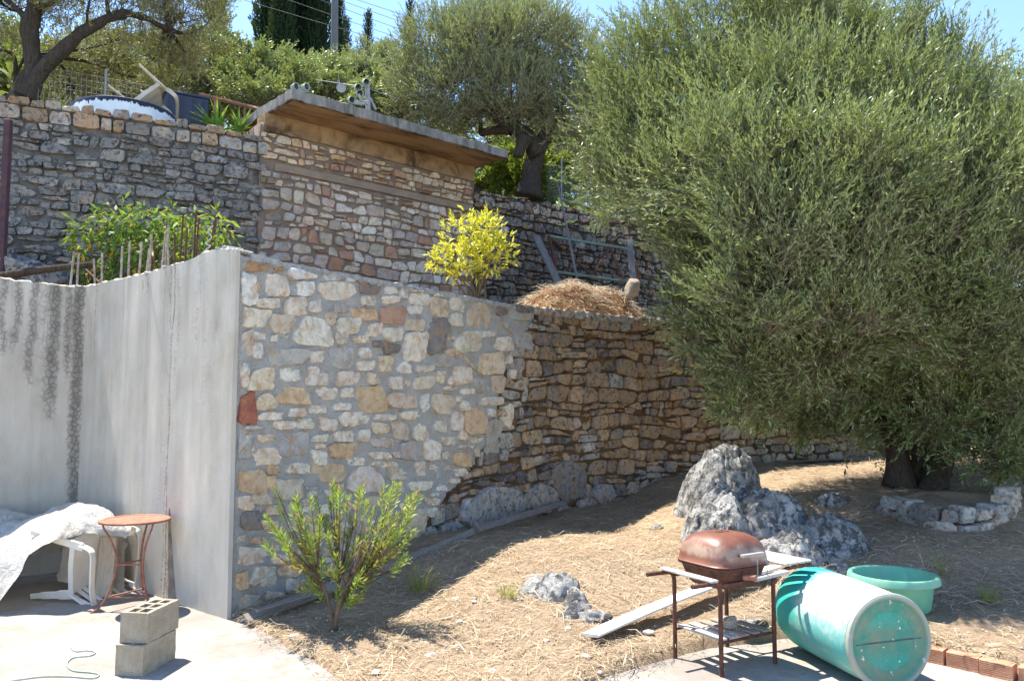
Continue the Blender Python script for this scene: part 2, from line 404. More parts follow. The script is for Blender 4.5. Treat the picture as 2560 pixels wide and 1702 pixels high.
# hillside behind the upper wall, and the low ground beyond the end of the lower wall
class Path:
    def __init__(s, pts, sub=8):
        s.P = [Vector((p[0], p[1], 0)) for p in (smooth_path([(*q, 0) for q in pts], sub) if sub else [(*q, 0) for q in pts])]
        s.S = [0]
        for a, b in zip(s.P, s.P[1:]): s.S.append(s.S[-1] + (b - a).length)
        s.len = s.S[-1]
        T = [(b - a).normalized() for a, b in zip(s.P, s.P[1:])]
        s.T = [T[0]] + [((a + b) / 2).normalized() for a, b in zip(T, T[1:])] + [T[-1]]
    def at(s, u):
        i = 0
        while i < len(s.P) - 2 and s.S[i + 1] < u: i += 1
        t = (u - s.S[i]) / (s.S[i + 1] - s.S[i]); tt = min(1, max(0, t))
        p = s.P[i] + (s.P[i + 1] - s.P[i]) * t; d = (s.T[i] + (s.T[i + 1] - s.T[i]) * tt).normalized()
        return p, Vector((d.y, -d.x, 0))
    def fr(s, u, v, d=0.0):
        p, n = s.at(u); q = p + n * d; return Vector((q.x, q.y, v))
    def hit(s, px, py):
        d = ray(px, py); best = None
        for i, (a, b) in enumerate(zip(s.P, s.P[1:])):
            e = b - a; det = -d.x * e.y + d.y * e.x
            if abs(det) < 1e-9: continue
            t = (-a.x * e.y + a.y * e.x) / det; w = (d.x * a.y - d.y * a.x) / det
            lo = -.5 if i == 0 else 0; hi = 1.5 if i == len(s.P) - 2 else 1
            if t > 0 and lo <= w <= hi: return (s.S[i] + w * e.length, CAMH + d.z * t)
        return None
LOW = Path([(-2.3, 6.6), (-1.0, 8.6), (.3, 10.6), (1.27, 11.45), (2.6, 12.34), (4.7, 13.1), (6.6, 13.45)])
UP = Path([(-8.6, 8.7), (-6.45, 9.82), (-3.75, 11.3), (-.70, 14.1), (2.09, 16.5), (6.5, 20.3)])
FACE = Path([(-4.52, 8.43), (-2.3, 6.6)], 0)
LEFTP = Path([(-6.6, 7.03), (-4.52, 8.43)], 0)
WT, UT = 2.96, 5.6

hx, hy = [], []
def hill_z(x, y):
    p = Vector((x, y, 0)); best = 1e9
    for a, b in zip(UP.P, UP.P[1:]):
        e = b - a; t = (p - a).dot(e) / e.dot(e)
        lo = -50 if a is UP.P[0] else 0; hi = 50 if b is UP.P[-1] else 1
        t = min(hi, max(lo, t)); d = p - (a + e * t)
        s = d.dot(Vector((-e.y, e.x, 0)).normalized())
        if abs(s) < abs(best) or best == 1e9: best = s
    return 5.35 + .30 * max(0, best - 1.2) + .25 * fbm((x * .35, y * .35, 5), 3) * min(1, max(0, best) / 2)
V, F = [], []
us = [i * .8 for i in range(-16, 54)]; ds = [.22, .6, 1.2, 2, 3, 4.5, 6.5, 9, 12, 16, 21, 27, 34, 42, 52]
for u in us:
    p, n = UP.at(u)
    for d in ds:
        q = p - n * d; V.append((q.x, q.y, hill_z(q.x, q.y) if d > .3 else 5.4))
link('hillside', py_mesh('hillside', V, grid_faces(len(us), len(ds))), M['hill'], None, 180, 'structure')
V, F = [], []
xs2 = [4.2 + i * .8 for i in range(44)]; ys2 = [12.6 + i * .8 for i in range(50)]
for x in xs2:
    for y in ys2:
        V.append((x, y, .78 + .16 * max(0, y - 13.4) + .04 * max(0, x - 6) + .12 * fbm((x * .5, y * .5, 1), 3)))
link('lower_hillside', py_mesh('lower_hillside', V, grid_faces(len(xs2), len(ys2))), M['dryhill'], None, 180, 'structure')
# the terrace between the two walls, filled to just under the lower wall's top
loB = [(-7.2, 6.95), (-6.6, 7.3), (-4.55, 8.72), (-3.6, 7.98), (-2.35, 6.95), (-1.25, 8.75), (.05, 10.75), (1.1, 11.65), (2.5, 12.55), (4.8, 13.4), (7.5, 14.6)]
hiB = [(-8.6, 8.75), (-7.2, 9.5), (-5.6, 10.35), (-4.7, 10.8), (-3.75, 11.35), (-2.3, 12.7), (-.7, 14.15), (.5, 15.2), (2.09, 16.55), (4.2, 18.4), (7.0, 20.8)]
A = smooth_path([(*p, 0) for p in loB], 6); B = smooth_path([(*p, 0) for p in hiB], 6)
V = []
for a, b in zip(A, B):
    for k in range(13):
        q = a + (b - a) * (k / 12); V.append((q.x, q.y, 2.80 + .06 * fbm((q.x * 1.5, q.y * 1.5, 2), 3)))
link('upper_terrace_ground', py_mesh('upper_terrace_ground', V, grid_faces(len(A), 13)), M['terrace_dirt'], None, 180, 'structure')

# ------------------------------------------------------------------ stones
def resample(P, n):
    L = [0]
    for a, b in zip(P, P[1:] + P[:1]): L.append(L[-1] + math.hypot(b[0] - a[0], b[1] - a[1]))
    out = []; i = 0
    for k in range(n):
        t = L[-1] * k / n
        while L[i + 1] < t: i += 1
        a, b = P[i], P[(i + 1) % len(P)]; f = (t - L[i]) / max(1e-9, L[i + 1] - L[i])
        out.append((a[0] + (b[0] - a[0]) * f, a[1] + (b[1] - a[1]) * f))
    return out
def chaikin(P, r=.22):
    out = []
    for a, b in zip(P, P[1:] + P[:1]):
        out.append((lerp(a[0], b[0], r), lerp(a[1], b[1], r))); out.append((lerp(a[0], b[0], 1 - r), lerp(a[1], b[1], 1 - r)))
    return out
def stone_vf(poly, fr, depth, R, n=12, rough=.05, flat=False, back=-.06):
    """one quarried stone: an uneven outline pushed out of the wall's plane with broken arrises and a rough face"""
    P = resample(chaikin(poly, .09), n + 4); n = len(P)
    cu = sum(p[0] for p in P) / n; cv = sum(p[1] for p in P) / n
    size = max(max(p[0] for p in P) - min(p[0] for p in P), max(p[1] for p in P) - min(p[1] for p in P))
    P = [(cu + (p[0] - cu) * (1 + R.uniform(-rough, rough)), cv + (p[1] - cv) * (1 + R.uniform(-rough, rough))) for p in P]
    ta, tb = R.uniform(-.16, .16), R.uniform(-.2, .12)
    wob = (.004 if flat else .012) * min(1, size / .2)
    V, F = [], []
    for sc, dd, w in ((1.0, back, 0), (.995, depth - .022, .6), (.955, depth - .005, .9), (.60, depth, 1.0)):
        for p in P:
            u = cu + (p[0] - cu) * sc; v = cv + (p[1] - cv) * sc
            d = dd if dd < 0 else dd + (ta * (u - cu) + tb * (v - cv)) * w + R.uniform(-wob, wob) * w
            V.append(fr(u, v, d))
    V.append(fr(cu, cv, depth + R.uniform(-wob, wob)))
    for r in range(3):
        for i in range(n):
            j = (i + 1) % n; F.append((r * n + i, r * n + j, r * n + n + j, r * n + n + i))
    for i in range(n): F.append((3 * n + i, 3 * n + (i + 1) % n, 4 * n))
    return V, F
PAL = {'w': (.68, .64, .58), 'c': (.66, .59, .49), 'y': (.66, .54, .40), 'o': (.57, .42, .27), 't': (.54, .455, .36), 'g': (.40, .385, .36), 'b': (.33, .22, .13),
       'd': (.21, .19, .175), 'r': (.42, .26, .19), 'B': (.36, .125, .085), 'p': (.47, .405, .375), 'k': (.13, .115, .11), 'n': (.31, .225, .145), 'h': (.42, .30, .195), 's': (.44, .39, .34), 'q': (.53, .46, .385)}
def jitter(c, R, a=.12):
    f = 1 + R.uniform(-a, a); return tuple(min(.8, max(.02, x * f * (1 + R.uniform(-.022, .022)))) for x in c)
def rubble(u0, u1, v0, v1, rowh, R, asp=(.9, 2.3), jit=.16):
    """coursed random rubble: wavering courses of uneven height, cut into blocks, some split in two or wedged with a chink"""
    vs = [v0 - rowh * .4]
    while vs[-1] < v1 + rowh * .3: vs.append(vs[-1] + rowh * R.uniform(.6, 1.45))
    B = lambda k, u: vs[k] + rowh * (.55 * fbm((u * .7, k * .35, rowh), 2) + .22 * fbm((u * 3.1, k * 1.7, 3 + rowh), 2))
    out = []
    for k in range(len(vs) - 1):
        u = u0 - R.uniform(0, rowh); h = vs[k + 1] - vs[k]; lean = 0
        while u < u1 + rowh:
            w = h * R.uniform(*asp) * (1.6 if R.random() < .10 else .55 if R.random() < .22 else 1); w = min(max(w, .07), .46); l2 = R.uniform(-.16, .16) * h
            q = lambda a, t, e=0: (a + R.uniform(-.03, .03) * h, lerp(B(k, a), B(k + 1, a), t) + R.uniform(-jit, jit) * h * .5 * e)
            p = R.random()
            def blk(t0, t1, ua=u, ub=None, la=lean, lb=None):
                ub = u + w if ub is None else ub; lb = l2 if lb is None else lb; m = (ua + ub) / 2 + R.uniform(-.2, .2) * (ub - ua)
                P = [q(ua - la, t0), q(m, t0, 1), q(ub - lb, t0), (ub + R.uniform(-.05, .05) * h, lerp(B(k, ub), B(k + 1, ub), (t0 + t1) / 2)), q(ub + lb, t1), q(m + R.uniform(-.1, .1) * w, t1, 1), q(ua + la, t1), (ua + R.uniform(-.05, .05) * h, lerp(B(k, ua), B(k + 1, ua), (t0 + t1) / 2))]
                c = R.random()
                if c < .18: P[2] = (lerp(P[2][0], P[1][0], .45), P[2][1]); 
                elif c < .34: P[4] = (lerp(P[4][0], P[5][0], .5), P[4][1])
                elif c < .5: P[6] = (lerp(P[6][0], P[5][0], .5), P[6][1])
                out.append(P)
            if p < .16 and h > rowh * .9: f = R.uniform(.35, .65); blk(0, f); blk(f, 1)
            elif p < .30 and w > h * 1.3: f = R.uniform(.62, .75); m = u + w * R.uniform(.4, .6); blk(0, f); blk(f, 1, u, m); blk(f, 1, m, u + w, 0)
            else: blk(0, 1)
            u += w; lean = l2
    return out
def clip(poly, m, nrm):
    out = []
    for a, b in zip(poly, poly[1:] + poly[:1]):
        da = (a[0] - m[0]) * nrm[0] + (a[1] - m[1]) * nrm[1]; db = (b[0] - m[0]) * nrm[0] + (b[1] - m[1]) * nrm[1]
        if da <= 0: out.append(a)
        if (da < 0) != (db < 0) and abs(da - db) > 1e-12:
            f = da / (da - db); out.append((a[0] + (b[0] - a[0]) * f, a[1] + (b[1] - a[1]) * f))
    return out
def shrink(poly, g):
    n = len(poly); cu = sum(p[0] for p in poly) / n; cv = sum(p[1] for p in poly) / n; out = poly
    ar = sum(a[0] * b[1] - b[0] * a[1] for a, b in zip(poly, poly[1:] + poly[:1])) / 2
    s = 1 if ar > 0 else -1
    for a, b in zip(poly, poly[1:] + poly[:1]):
        e = (b[0] - a[0], b[1] - a[1]); l = math.hypot(*e)
        if l < 1e-6: continue
        nr = (e[1] / l * s, -e[0] / l * s)
        out = clip(out, (a[0] - nr[0] * g, a[1] - nr[1] * g), nr)
        if len(out) < 3: return None
    return out
def area(P): return abs(sum(a[0] * b[1] - b[0] * a[1] for a, b in zip(P, P[1:] + P[:1]))) / 2
def lay_stones(parent, items, mat, R, limit=300, show=None, smooth=38):
    """items: (polygon, frame, depth, tint); the ones that show largest become stones of their own, the rest one joined part"""
    items = sorted(items, key=lambda it: -(show(it) if show else area(it[0])))
    for k, (poly, fr, dep, col) in enumerate(items[:limit]):
        vf = stone_vf(poly, fr, dep, R, (20 if len(poly) > 16 else 13))
        part('stone', vf, mat, parent, smooth, True, None, col)
    rest = items[limit:]
    if rest:
        V, F, T = [], [], []
        for poly, fr, dep, col in rest:
            v, f = stone_vf(poly, fr, dep, R, 9); n = len(V); V += v; F += [tuple(i + n for i in q) for q in f]; T += [col] * len(v)
        Mi = ROOTM[parent.name].inverted()
        link('small_stones', py_mesh('small_stones', [Mi @ v for v in V], F, np.array(T)), mat, parent, smooth, 'stuff')
def backing(path, u0, u1, base, top, d, amp, R, du=.09, dv=.09, thick=.35, mask=None, scale=5.0):
    nu = max(2, int((u1 - u0) / du) + 1); V = []; nvv = 0
    for i in range(nu):
        u = lerp(u0, u1, i / (nu - 1)); b, t = base(u), top(u); m = 26 if dv > .08 else 40
        for j in range(m):
            v = lerp(b, t, j / (m - 1)); V.append(path.fr(u, v, d + amp * fbm((u * scale, v * scale, d * 7), 4)))
        V.append(path.fr(u, t + .005, d - thick)); V.append(path.fr(u, b, d - thick)); nvv = m + 2
    F = [f for f in grid_faces(nu, nvv)]
    F.append(tuple(range(nvv))); F.append(tuple((nu - 1) * nvv + nvv - 1 - k for k in range(nvv)))
    return V, F

R = random.Random(5)
# ---- the mortared wall: its stones are set out as they stand in the photograph (crop origin, scale, then boxes with a colour letter)
TR = [
 (550, 600, 5.6, "110 470 370 910 w|410 500 545 800 t|620 490 930 790 c|240 250 610 440 b|740 310 865 440 b|950 350 1370 555 w|1060 580 1280 780 w|930 630 1075 790 g|1440 440 1670 565 w|1740 500 1890 590 w|1360 590 1870 860 c D|1940 520 2230 760 d|460 820 795 960 c|905 815 1190 1055 c|1230 830 1405 1005 c|1960 790 2185 920 c|1550 900 1795 1030 g|1830 955 2170 1120 o|145 960 590 1230 c|660 1040 1020 1310 t D|1450 1000 1590 1195 t|1640 1090 1940 1310 c|1010 1065 1545 1490 c T|430 1290 610 1390 w|690 1330 750 1430 c|1585 1300 1770 1460 t|1860 1340 2070 1440 c|2110 1410 2300 1500 d|140 1270 370 1666 t|440 1430 560 1675 w|2025 1160 2290 1350 c"),
 (550, 860, 5.6, "640 50 1170 300 g|1255 100 1425 255 c|1530 60 1840 335 g|1895 50 2110 190 w|1895 230 2130 380 c|130 260 280 600 c|390 345 740 650 y|820 340 1090 515 c|1190 310 1515 565 c|1585 385 1920 585 c|2040 395 2210 560 y|150 680 415 1110 B|480 690 765 915 y T|755 590 1185 835 o|1335 590 1610 775 c|1680 610 1855 745 c|1905 560 2285 935 o|520 955 860 1060 c|920 895 1165 1020 c|1225 850 1460 975 c|1580 820 1795 920 c|1680 945 2070 1140 c|740 1060 1010 1190 c|1055 1040 1285 1190 c|1365 1030 1620 1220 c|310 1145 635 1195 c|345 1265 425 1365 c|510 1260 735 1365 y|125 1180 330 1600 g|830 1240 1215 1560 g|1260 1260 1475 1365 c|1555 1215 1850 1360 c|1920 1190 2065 1360 c|420 1455 800 1714 y|1530 1390 2000 1607 o"),
 (940, 640, 5.6, "100 390 280 540 w|320 400 425 600 w|50 560 300 670 c|460 390 720 500 w|800 440 1035 600 w|465 520 730 690 c|20 700 410 945 r|420 690 625 820 w|740 600 1000 850 t|1035 540 1230 790 c|1210 520 1390 600 c|1260 640 1580 1005 t T|1000 800 1190 985 c|1670 590 1880 820 d|1890 700 2170 910 g|1660 830 1930 1105 g S|75 1005 360 1195 c|345 890 665 1070 t|680 840 975 1340 d|375 1075 705 1480 c|90 1230 330 1370 d|1110 1060 1490 1340 c|1475 1040 1660 1135 w|1600 1130 1890 1320 c|1950 1050 2170 1300 g|950 1300 1170 1395 o|820 1370 1080 1550 g|1180 1350 1410 1640 t S|1430 1330 1790 1640 y|1800 1390 1870 1520 w"),
 (920, 880, 5.6, "115 60 335 305 y|400 130 590 290 w T|645 175 890 275 c|925 265 1090 435 c D|1140 200 1435 455 c|1960 240 2030 370 c|260 345 465 525 c|625 340 905 525 c|1030 475 1205 530 y|1260 510 1475 600 c|1485 360 1650 560 g|1725 340 1890 570 t|250 570 660 780 t|730 590 820 830 w|870 590 1165 880 t D|1250 680 1420 820 c T|1210 610 1270 690 c|1550 625 1840 740 c|1340 760 1650 1145 o|1150 830 1320 1090 c|1670 790 1755 900 w|90 860 360 950 c|420 810 710 940 c|45 990 260 1140 y|315 980 520 1235 t|590 1010 850 1245 c T|920 940 1085 1115 c|1250 1100 1380 1230 y|1020 1170 1195 1300 c|1420 1180 1560 1265 c|1260 1285 1465 1350 c|20 1190 330 1330 p|410 1265 670 1520 g|760 1240 975 1510 c|1000 1390 1130 1500 c|1190 1410 1410 1600 o|0 1390 270 1490 c|330 1390 390 1470 c|1640 960 1850 1480 g|1840 740 2040 1060 c D"),
 (560, 1120, 3.563, "775 10 910 145 c|1275 30 1455 95 c|1490 30 1530 80 c|1100 80 1230 150 c|550 130 755 225 c|745 140 1045 305 o|370 150 500 235 o|365 250 440 370 o|60 195 320 400 o|450 265 690 450 t|1085 155 1420 385 c T|1400 120 1535 185 y|1310 110 1385 155 c|1450 175 1640 275 c|1690 120 1790 245 c|1640 290 1840 375 c|1500 305 1580 390 y|60 420 200 545 y|225 410 405 500 y|355 505 500 600 y|60 560 340 730 d|330 640 470 735 y|60 770 165 840 t|230 790 390 855 y|105 880 395 1035 c|420 940 570 1030 c|70 1095 185 1250 o|235 1055 465 1225 c|485 1050 655 1145 y|545 1165 745 1315 c|355 1270 525 1380 y|125 1285 320 1470 t|270 1410 430 1485 o|1635 520 1790 780 y|690 450 760 510 c|1785 440 1910 510 y|1790 530 1905 610 c|975 305 1050 355 t|820 500 990 600 c|1050 480 1180 560 y|1230 430 1400 520 t|560 640 700 740 c|760 680 900 800 y|940 640 1100 740 c|1180 620 1330 760 c|1400 600 1560 700 y|880 860 1000 960 t|1040 820 1200 920 c|1250 820 1370 900 y|640 860 780 950 c|1420 760 1560 860 c|700 1010 830 1090 y|900 1030 1040 1120 c|1330 960 1430 1040 t")]
SB = [(1.0, 4.05), (1.0, 4.05)]
bpts = []
for px, py in [(1347, 772), (1325, 830), (1290, 870), (1262, 950), (1252, 1000), (1248, 1080), (1190, 1150), (1128, 1240), (1070, 1310), (1010, 1345)]:
    s_, v_ = LOW.hit(px, py); bpts.append((v_, s_))
bpts.sort()
def s_bound(v): return interp(v, bpts)
def base_low(u):
    p, n = LOW.at(u); return gz(p.x + n.x * .1, p.y + n.y * .1) - .15
def top_low(u): return WT + .02 * fbm((u * 3, 1, 1), 3)
wall1 = thing('mortared_stone_wall', 'tall retaining wall of pale and orange stones set in grey cement mortar', 'wall', (-2.3, 6.6, 0), (0, 0, 0))
mi = ROOTM[wall1.name].inverted()
# mortar bed, cut off along the ragged edge where the dry stone begins
V = []; nu_, nv_ = 210, 120
for i in range(nu_):
    u = lerp(.03, 4.9, i / (nu_ - 1)); b, t = base_low(u), top_low(u)
    for j in range(nv_):
        v = lerp(b, t, j / (nv_ - 1))
        V.append(mi @ LOW.fr(u, v, .006 - .045 * sstep(s_bound(v) - .16, s_bound(v) + .05, u) + .013 * fbm((u * 6, v * 6, 0), 4) + .006 * fbm((u * 30, v * 30, 2), 3)))
F = []
for i in range(nu_ - 1):
    for j in range(nv_ - 1):
        u = lerp(.03, 4.9, (i + .5) / (nu_ - 1)); b, t = base_low(u), top_low(u); v = lerp(b, t, (j + .5) / (nv_ - 1))
        if u < s_bound(v) + .04 + .10 * fbm((u * 7, v * 7, 9), 4): F.append((i * nv_ + j, (i + 1) * nv_ + j, (i + 1) * nv_ + j + 1, i * nv_ + j + 1))
link('mortar', py_mesh('mortar', V, F), M['mortar'], wall1, 180)
boxes = []
def px_stone(x0, y0, x1, y1, col, shape, dep=None, rough=.035):
    cx, cy, rx, ry = (x0 + x1) / 2, (y0 + y1) / 2, (x1 - x0) / 2, (y1 - y0) / 2
    n = 22; poly = []; ph = R.uniform(0, 6)
    skew = R.uniform(-.12, .12); tap = R.uniform(-.16, .16); e = R.choice((.45, .5, .6, .7))
    q4 = [(R.uniform(.74, 1.08), R.uniform(.74, 1.08)) for _ in range(4)]; cor = [(-q4[0][0], -q4[0][1]), (q4[1][0], -q4[1][1]), (q4[2][0], q4[2][1]), (-q4[3][0], q4[3][1])]
    ring_ = []
    for k in range(4):
        a0, b0 = cor[k], cor[(k + 1) % 4]; ring_.append(a0)
        for f in ((.5,) if R.random() < .5 else (.33, .7)):
            o_ = R.uniform(-.06, .20); nx, ny = (b0[1] - a0[1]) / 2, -(b0[0] - a0[0]) / 2
            ring_.append((lerp(a0[0], b0[0], f) + nx * o_, lerp(a0[1], b0[1], f) + ny * o_))
    mx = max(abs(p[0]) for p in ring_); my = max(abs(p[1]) for p in ring_); ring_ = resample(chaikin([(p[0] / mx, p[1] / my) for p in ring_], .10), n)
    for k in range(n):
        a = 2 * math.pi * k / n + .15; c, s = math.cos(a), math.sin(a)
        x, y = ring_[k]
        if shape == 'T': x *= 1.0 if y > 0 else lerp(1, .35, -y)
        elif shape == 'D': x *= 1.0 if y < 0 else lerp(1, .45, y)
        elif shape == 'S': x, y = x * .62 + y * .45, y * .62 + x * .45
        else: x, y = x + skew * y, y + skew * .6 * x; x *= 1 + tap * y; y *= 1 + tap * .5 * x
        f = 1.15 + R.uniform(-.06, .06)
        h = LOW.hit(cx + x * rx * f * 1.0, cy + y * ry * f); poly.append(h)
    return poly
its = []
for ox, oy, sc, txt in TR:
    for b in txt.split('|'):
        q = b.split(); x0, y0, x1, y1 = [float(z) for z in q[:4]]
        y0, y1 = oy + y0 / sc, oy + y1 / sc; edge_ = 601 - 19 * ((y0 + y1) / 2 - 637) / 908
        x0, x1 = ox + x0 / sc, ox + x1 / sc; sh_x = max(0, edge_ + 3 - x0); x0 += sh_x; x1 = max(x1 + sh_x * .75, x0 + 16); bx = (x0, y0, x1, y1); boxes.append(bx)
        its.append((px_stone(*bx, q[4], q[5] if len(q) > 5 else ''), LOW.fr, R.uniform(.020, .040), jitter(PAL[q[4]], R, .08)))
for k in range(9000):                                               # small stones filling the wider joints
    x, y = R.uniform(600, 1300), R.uniform(660, 1530); h = LOW.hit(x, y)
    if h[0] < .2 or h[0] > s_bound(h[1]) - .1 or h[1] > WT - .08 or h[1] < base_low(h[0]) + .2: continue
    rx, ry = R.uniform(7, 18), R.uniform(5, 12)
    if any(b[0] - rx - 2 < x < b[2] + rx + 2 and b[1] - ry - 2 < y < b[3] + ry + 2 for b in boxes): continue
    bx = (x - rx, y - ry, x + rx, y + ry); boxes.append(bx)
    its.append((px_stone(*bx, 'c', ''), LOW.fr, R.uniform(.012, .03), jitter(PAL[R.choice('ccwgyt')], R, .1)))
its = [(cp_, f_, d_, c_) for cp_, f_, d_, c_ in ((clip(p_, (0, WT - .03), (0, 1)), f_, d_, c_) for p_, f_, d_, c_ in its) if len(cp_) > 3 and area(cp_) > .0008]
lay_stones(wall1, its, M['stone_set'], R, 300, None, 42)
# the rough cement coping
V = []; n1 = 120
for i in range(n1):
    u = lerp(.14, 4.35, i / (n1 - 1)); r1, r2 = fbm((u * 9, 1, 0), 3), fbm((u * 11, 2, 5), 3)
    tz = WT + .012 + .02 * r1 + .03 * math.exp(-((u - .14) / .22) ** 2)
    for d, z in ((.014 + .02 * r2, WT - .055 + .035 * r1), (.034 + .018 * r1, WT - .025), (.022 + .02 * r2, tz), (-.12, tz + .015 * r2), (-.26, tz - .01 * r1), (-.33, WT - .04), (-.34, 2.6)):
        V.append(LOW.fr(u, z, d if d > 0 else d * min(1, .12 + u / .5)))
part('coping', (V, grid_faces(n1, 7) + [tuple(range(6, -1, -1)), tuple((n1 - 1) * 7 + k for k in range(7))]), M['crumble'], wall1, 30, True)

# ---- the dry stone wall that carries on from it
wall2 = thing('dry_stone_wall', 'old curving dry stone wall of brown and grey stones beside the mortared wall', 'wall', (1.27, 11.45, .3), (0, 0, 0))
part('wall_core', backing(LOW, 2.3, LOW.len, base_low, lambda u: WT - .03, -.022, .03, R, .07), M['joint_earth'], wall2, 180, True)
its = []
cells = rubble(2.3, LOW.len, .1, WT, .165, R)
for c in cells:
    cu = sum(p[0] for p in c) / len(c); cv = sum(p[1] for p in c) / len(c)
    if cu > LOW.len or cv < base_low(cu) + .08 or cv > WT - .03 or cu < s_bound(cv) + .0: continue
    c = clip(c, (0, WT + .02), (0, 1)); c = shrink(c, R.uniform(.003, .010))
    if not c or area(c) < .0025: continue
    w = sstep(4, 6.3, cu); col = R.choice('nngdnhdskk') if R.random() > w * .7 else R.choice('nhhnnhb')
    if cu < s_bound(cv) + R.uniform(.1, .7): col = R.choice('stgghd')
    if cv < base_low(cu) + .4: col = R.choice('ggdgs')
    its.append((c, LOW.fr, R.uniform(-.012, .05), jitter(PAL[col], R, .15)))
for px, py, rx, ry, col in [(1190, 1290, 45, 40, 'g'), (1250, 1265, 75, 55, 'g'), (1350, 1245, 40, 38, 's'), (1420, 1200, 45, 55, 'd'), (1310, 1310, 30, 25, 'g'), (1470, 1262, 30, 22, 's'), (1505, 1235, 28, 28, 'g'), (1130, 1325, 40, 24, 'g')]:
    P_ = [LOW.hit(px + rx * math.cos(a) * R.uniform(.85, 1.1), py + ry * math.sin(a) * R.uniform(.85, 1.1)) for a in [k * math.pi / 5 for k in range(10)]]
    its.append((P_, LOW.fr, R.uniform(.05, .10), jitter(PAL[col], R, .1)))
lay_stones(wall2, its, M['stone_dry'], R, 300, lambda it: area(it[0]) * (1.0 if it[0][0][0] < 7.0 else .4))
for k in range(26):                                                 # flat capping stones
    u = 4.3 + k * .21; c = [(u, WT - .07), (u + .2, WT - .07), (u + .2, WT + .03 + R.uniform(-.015, .02)), (u, WT + .03 + R.uniform(-.015, .02))]
    if u > LOW.len - .1: break
    part('capstone', stone_vf(c, LOW.fr, .05, R, 12, .03, False, -.35), M['stone_dry'], wall2, 38, True, None, jitter(PAL[R.choice('gds')], R))

# ---- concrete walls at the left, with starter bars standing in their top
cw = thing('concrete_wall', 'cracked grey cement rendered wall with black streaks and rusty bars on top', 'wall', (-4.52, 8.43, 0), (0, 0, 0))
def streak_panel(name, path, u0, u1, topf, streaks, d0=0.0, thick=.26, uo=0.0, ends=True):
    nu = int((u1 - u0) / .018) + 2; nv = 56; V, S, UV = [], [], []
    for i in range(nu):
        u = lerp(u0, u1, i / (nu - 1)); t = topf(u)
        for j in range(nv):
            v = lerp(-.05, t, (j / (nv - 1)) ** .9)
            V.append(path.fr(u, v, d0 + .006 * fbm((u * 1.6, v * .7, 3), 3))); UV.append((u + uo, v)); s = 0
            for cu, w, ln, a in streaks:
                c2 = cu + .05 * fbm((v * 1.3, cu * 9, 4), 2); f = math.exp(-((u - c2) / w) ** 2)
                k = (t - v) / ln; s = max(s, a * f * (1 - sstep(.6, 1.05, k)))
            S.append(s)
        for d, z in ((-.03, t + .012 + .02 * fbm((u * 9, 0, 0), 3)), (-thick * .6, t + .03 * fbm((u * 7, 5, 0), 3)), (-thick, t - .03), (-thick, -.05)):
            V.append(path.fr(u, z, d0 + d)); UV.append((u + uo, z)); S.append(0)
    m = nv + 4; F = grid_faces(nu, m)
    if ends: F.append(tuple(range(m))); F.append(tuple((nu - 1) * m + m - 1 - k for k in range(m)))
    Mi = ROOTM[cw.name].inverted()
    me = py_mesh(name, [Mi @ Vector(v) for v in V], F)
    a = me.attributes.new('streak', 'FLOAT_COLOR', 'POINT'); q = np.zeros((len(V), 4), np.float32); q[:, 0] = S; q[:, 3] = 1; a.data.foreach_set('color', q.ravel())
    uvl = me.uv_layers.new(name='UVMap'); li = np.zeros(len(me.loops), np.int32); me.loops.foreach_get('vertex_index', li)
    uvl.data.foreach_set('uv', np.array(UV, np.float32)[li].ravel())
    return link(name, me, M['concrete'], cw, 40)
def prof(path, pts):
    out = sorted(path.hit(*p) for p in pts); return out
tf = prof(FACE, [(215, 715), (240, 711), (270, 703), (300, 698), (330, 690), (362, 684), (395, 674), (425, 664), (440, 661), (465, 655), (490, 646), (512, 634), (540, 627), (565, 622), (580, 628)])
tl = prof(LEFTP, [(0, 694), (40, 702), (90, 705), (125, 711), (170, 716), (205, 716)])
ragged = lambda f, k: (lambda u: interp(u, f) + .014 * fbm((u * 12, k, 0), 3))
FL = FACE.len
pil = FACE.hit(428, 1000)[0]
fu = lambda px, y=900: FACE.hit(px, y)[0]
lu = lambda px, y=900: LEFTP.hit(px, y)[0]
streak_panel('wall_panel', LEFTP, 0, LEFTP.len + .12, ragged(tl, 1), [(lu(6), .05, 1.0, .8), (lu(33), .06, .9, .8), (lu(75), .06, 1.3, .85), (lu(129), .08, 1.7, 1.0), (lu(165), .045, 1.2, .9), (lu(196), .075, 4.5, 1.15), (lu(105), .10, 1.6, .5)])
streak_panel('wall_panel', FACE, -.12, pil, ragged(tf, 2), [(fu(234), .03, .9, .55), (fu(350), .03, .25, .6), (fu(361), .03, .3, .6), (fu(408), .05, 3.2, .42), (fu(424), .03, 5, .6)], uo=7)
streak_panel('pillar', FACE, pil, FL + .03, ragged(tf, 3), [(pil + .012, .016, 6, .95), (pil + .10, .06, 1.6, .5), (pil + .45, .10, 1.1, .45), (pil + .62, .05, 2.2, .4)], .02, .04, 13)
[part('broken_cement', vf_, M['crumble'], cw, 30, True) for vf_ in [stone_vf([(u + r_ * math.cos(k), interp(u, tf) + dz_ + r_ * .7 * math.sin(k)) for k in range(6)], FACE.fr, .02, R, 9, .25, False, -.16) for u in [FL - .02, FL - .09, FL - .17, FL - .28, FL - .37, pil - .2, pil - .55] for r_, dz_ in [(R.uniform(.02, .045), R.uniform(-.01, .015))]]]
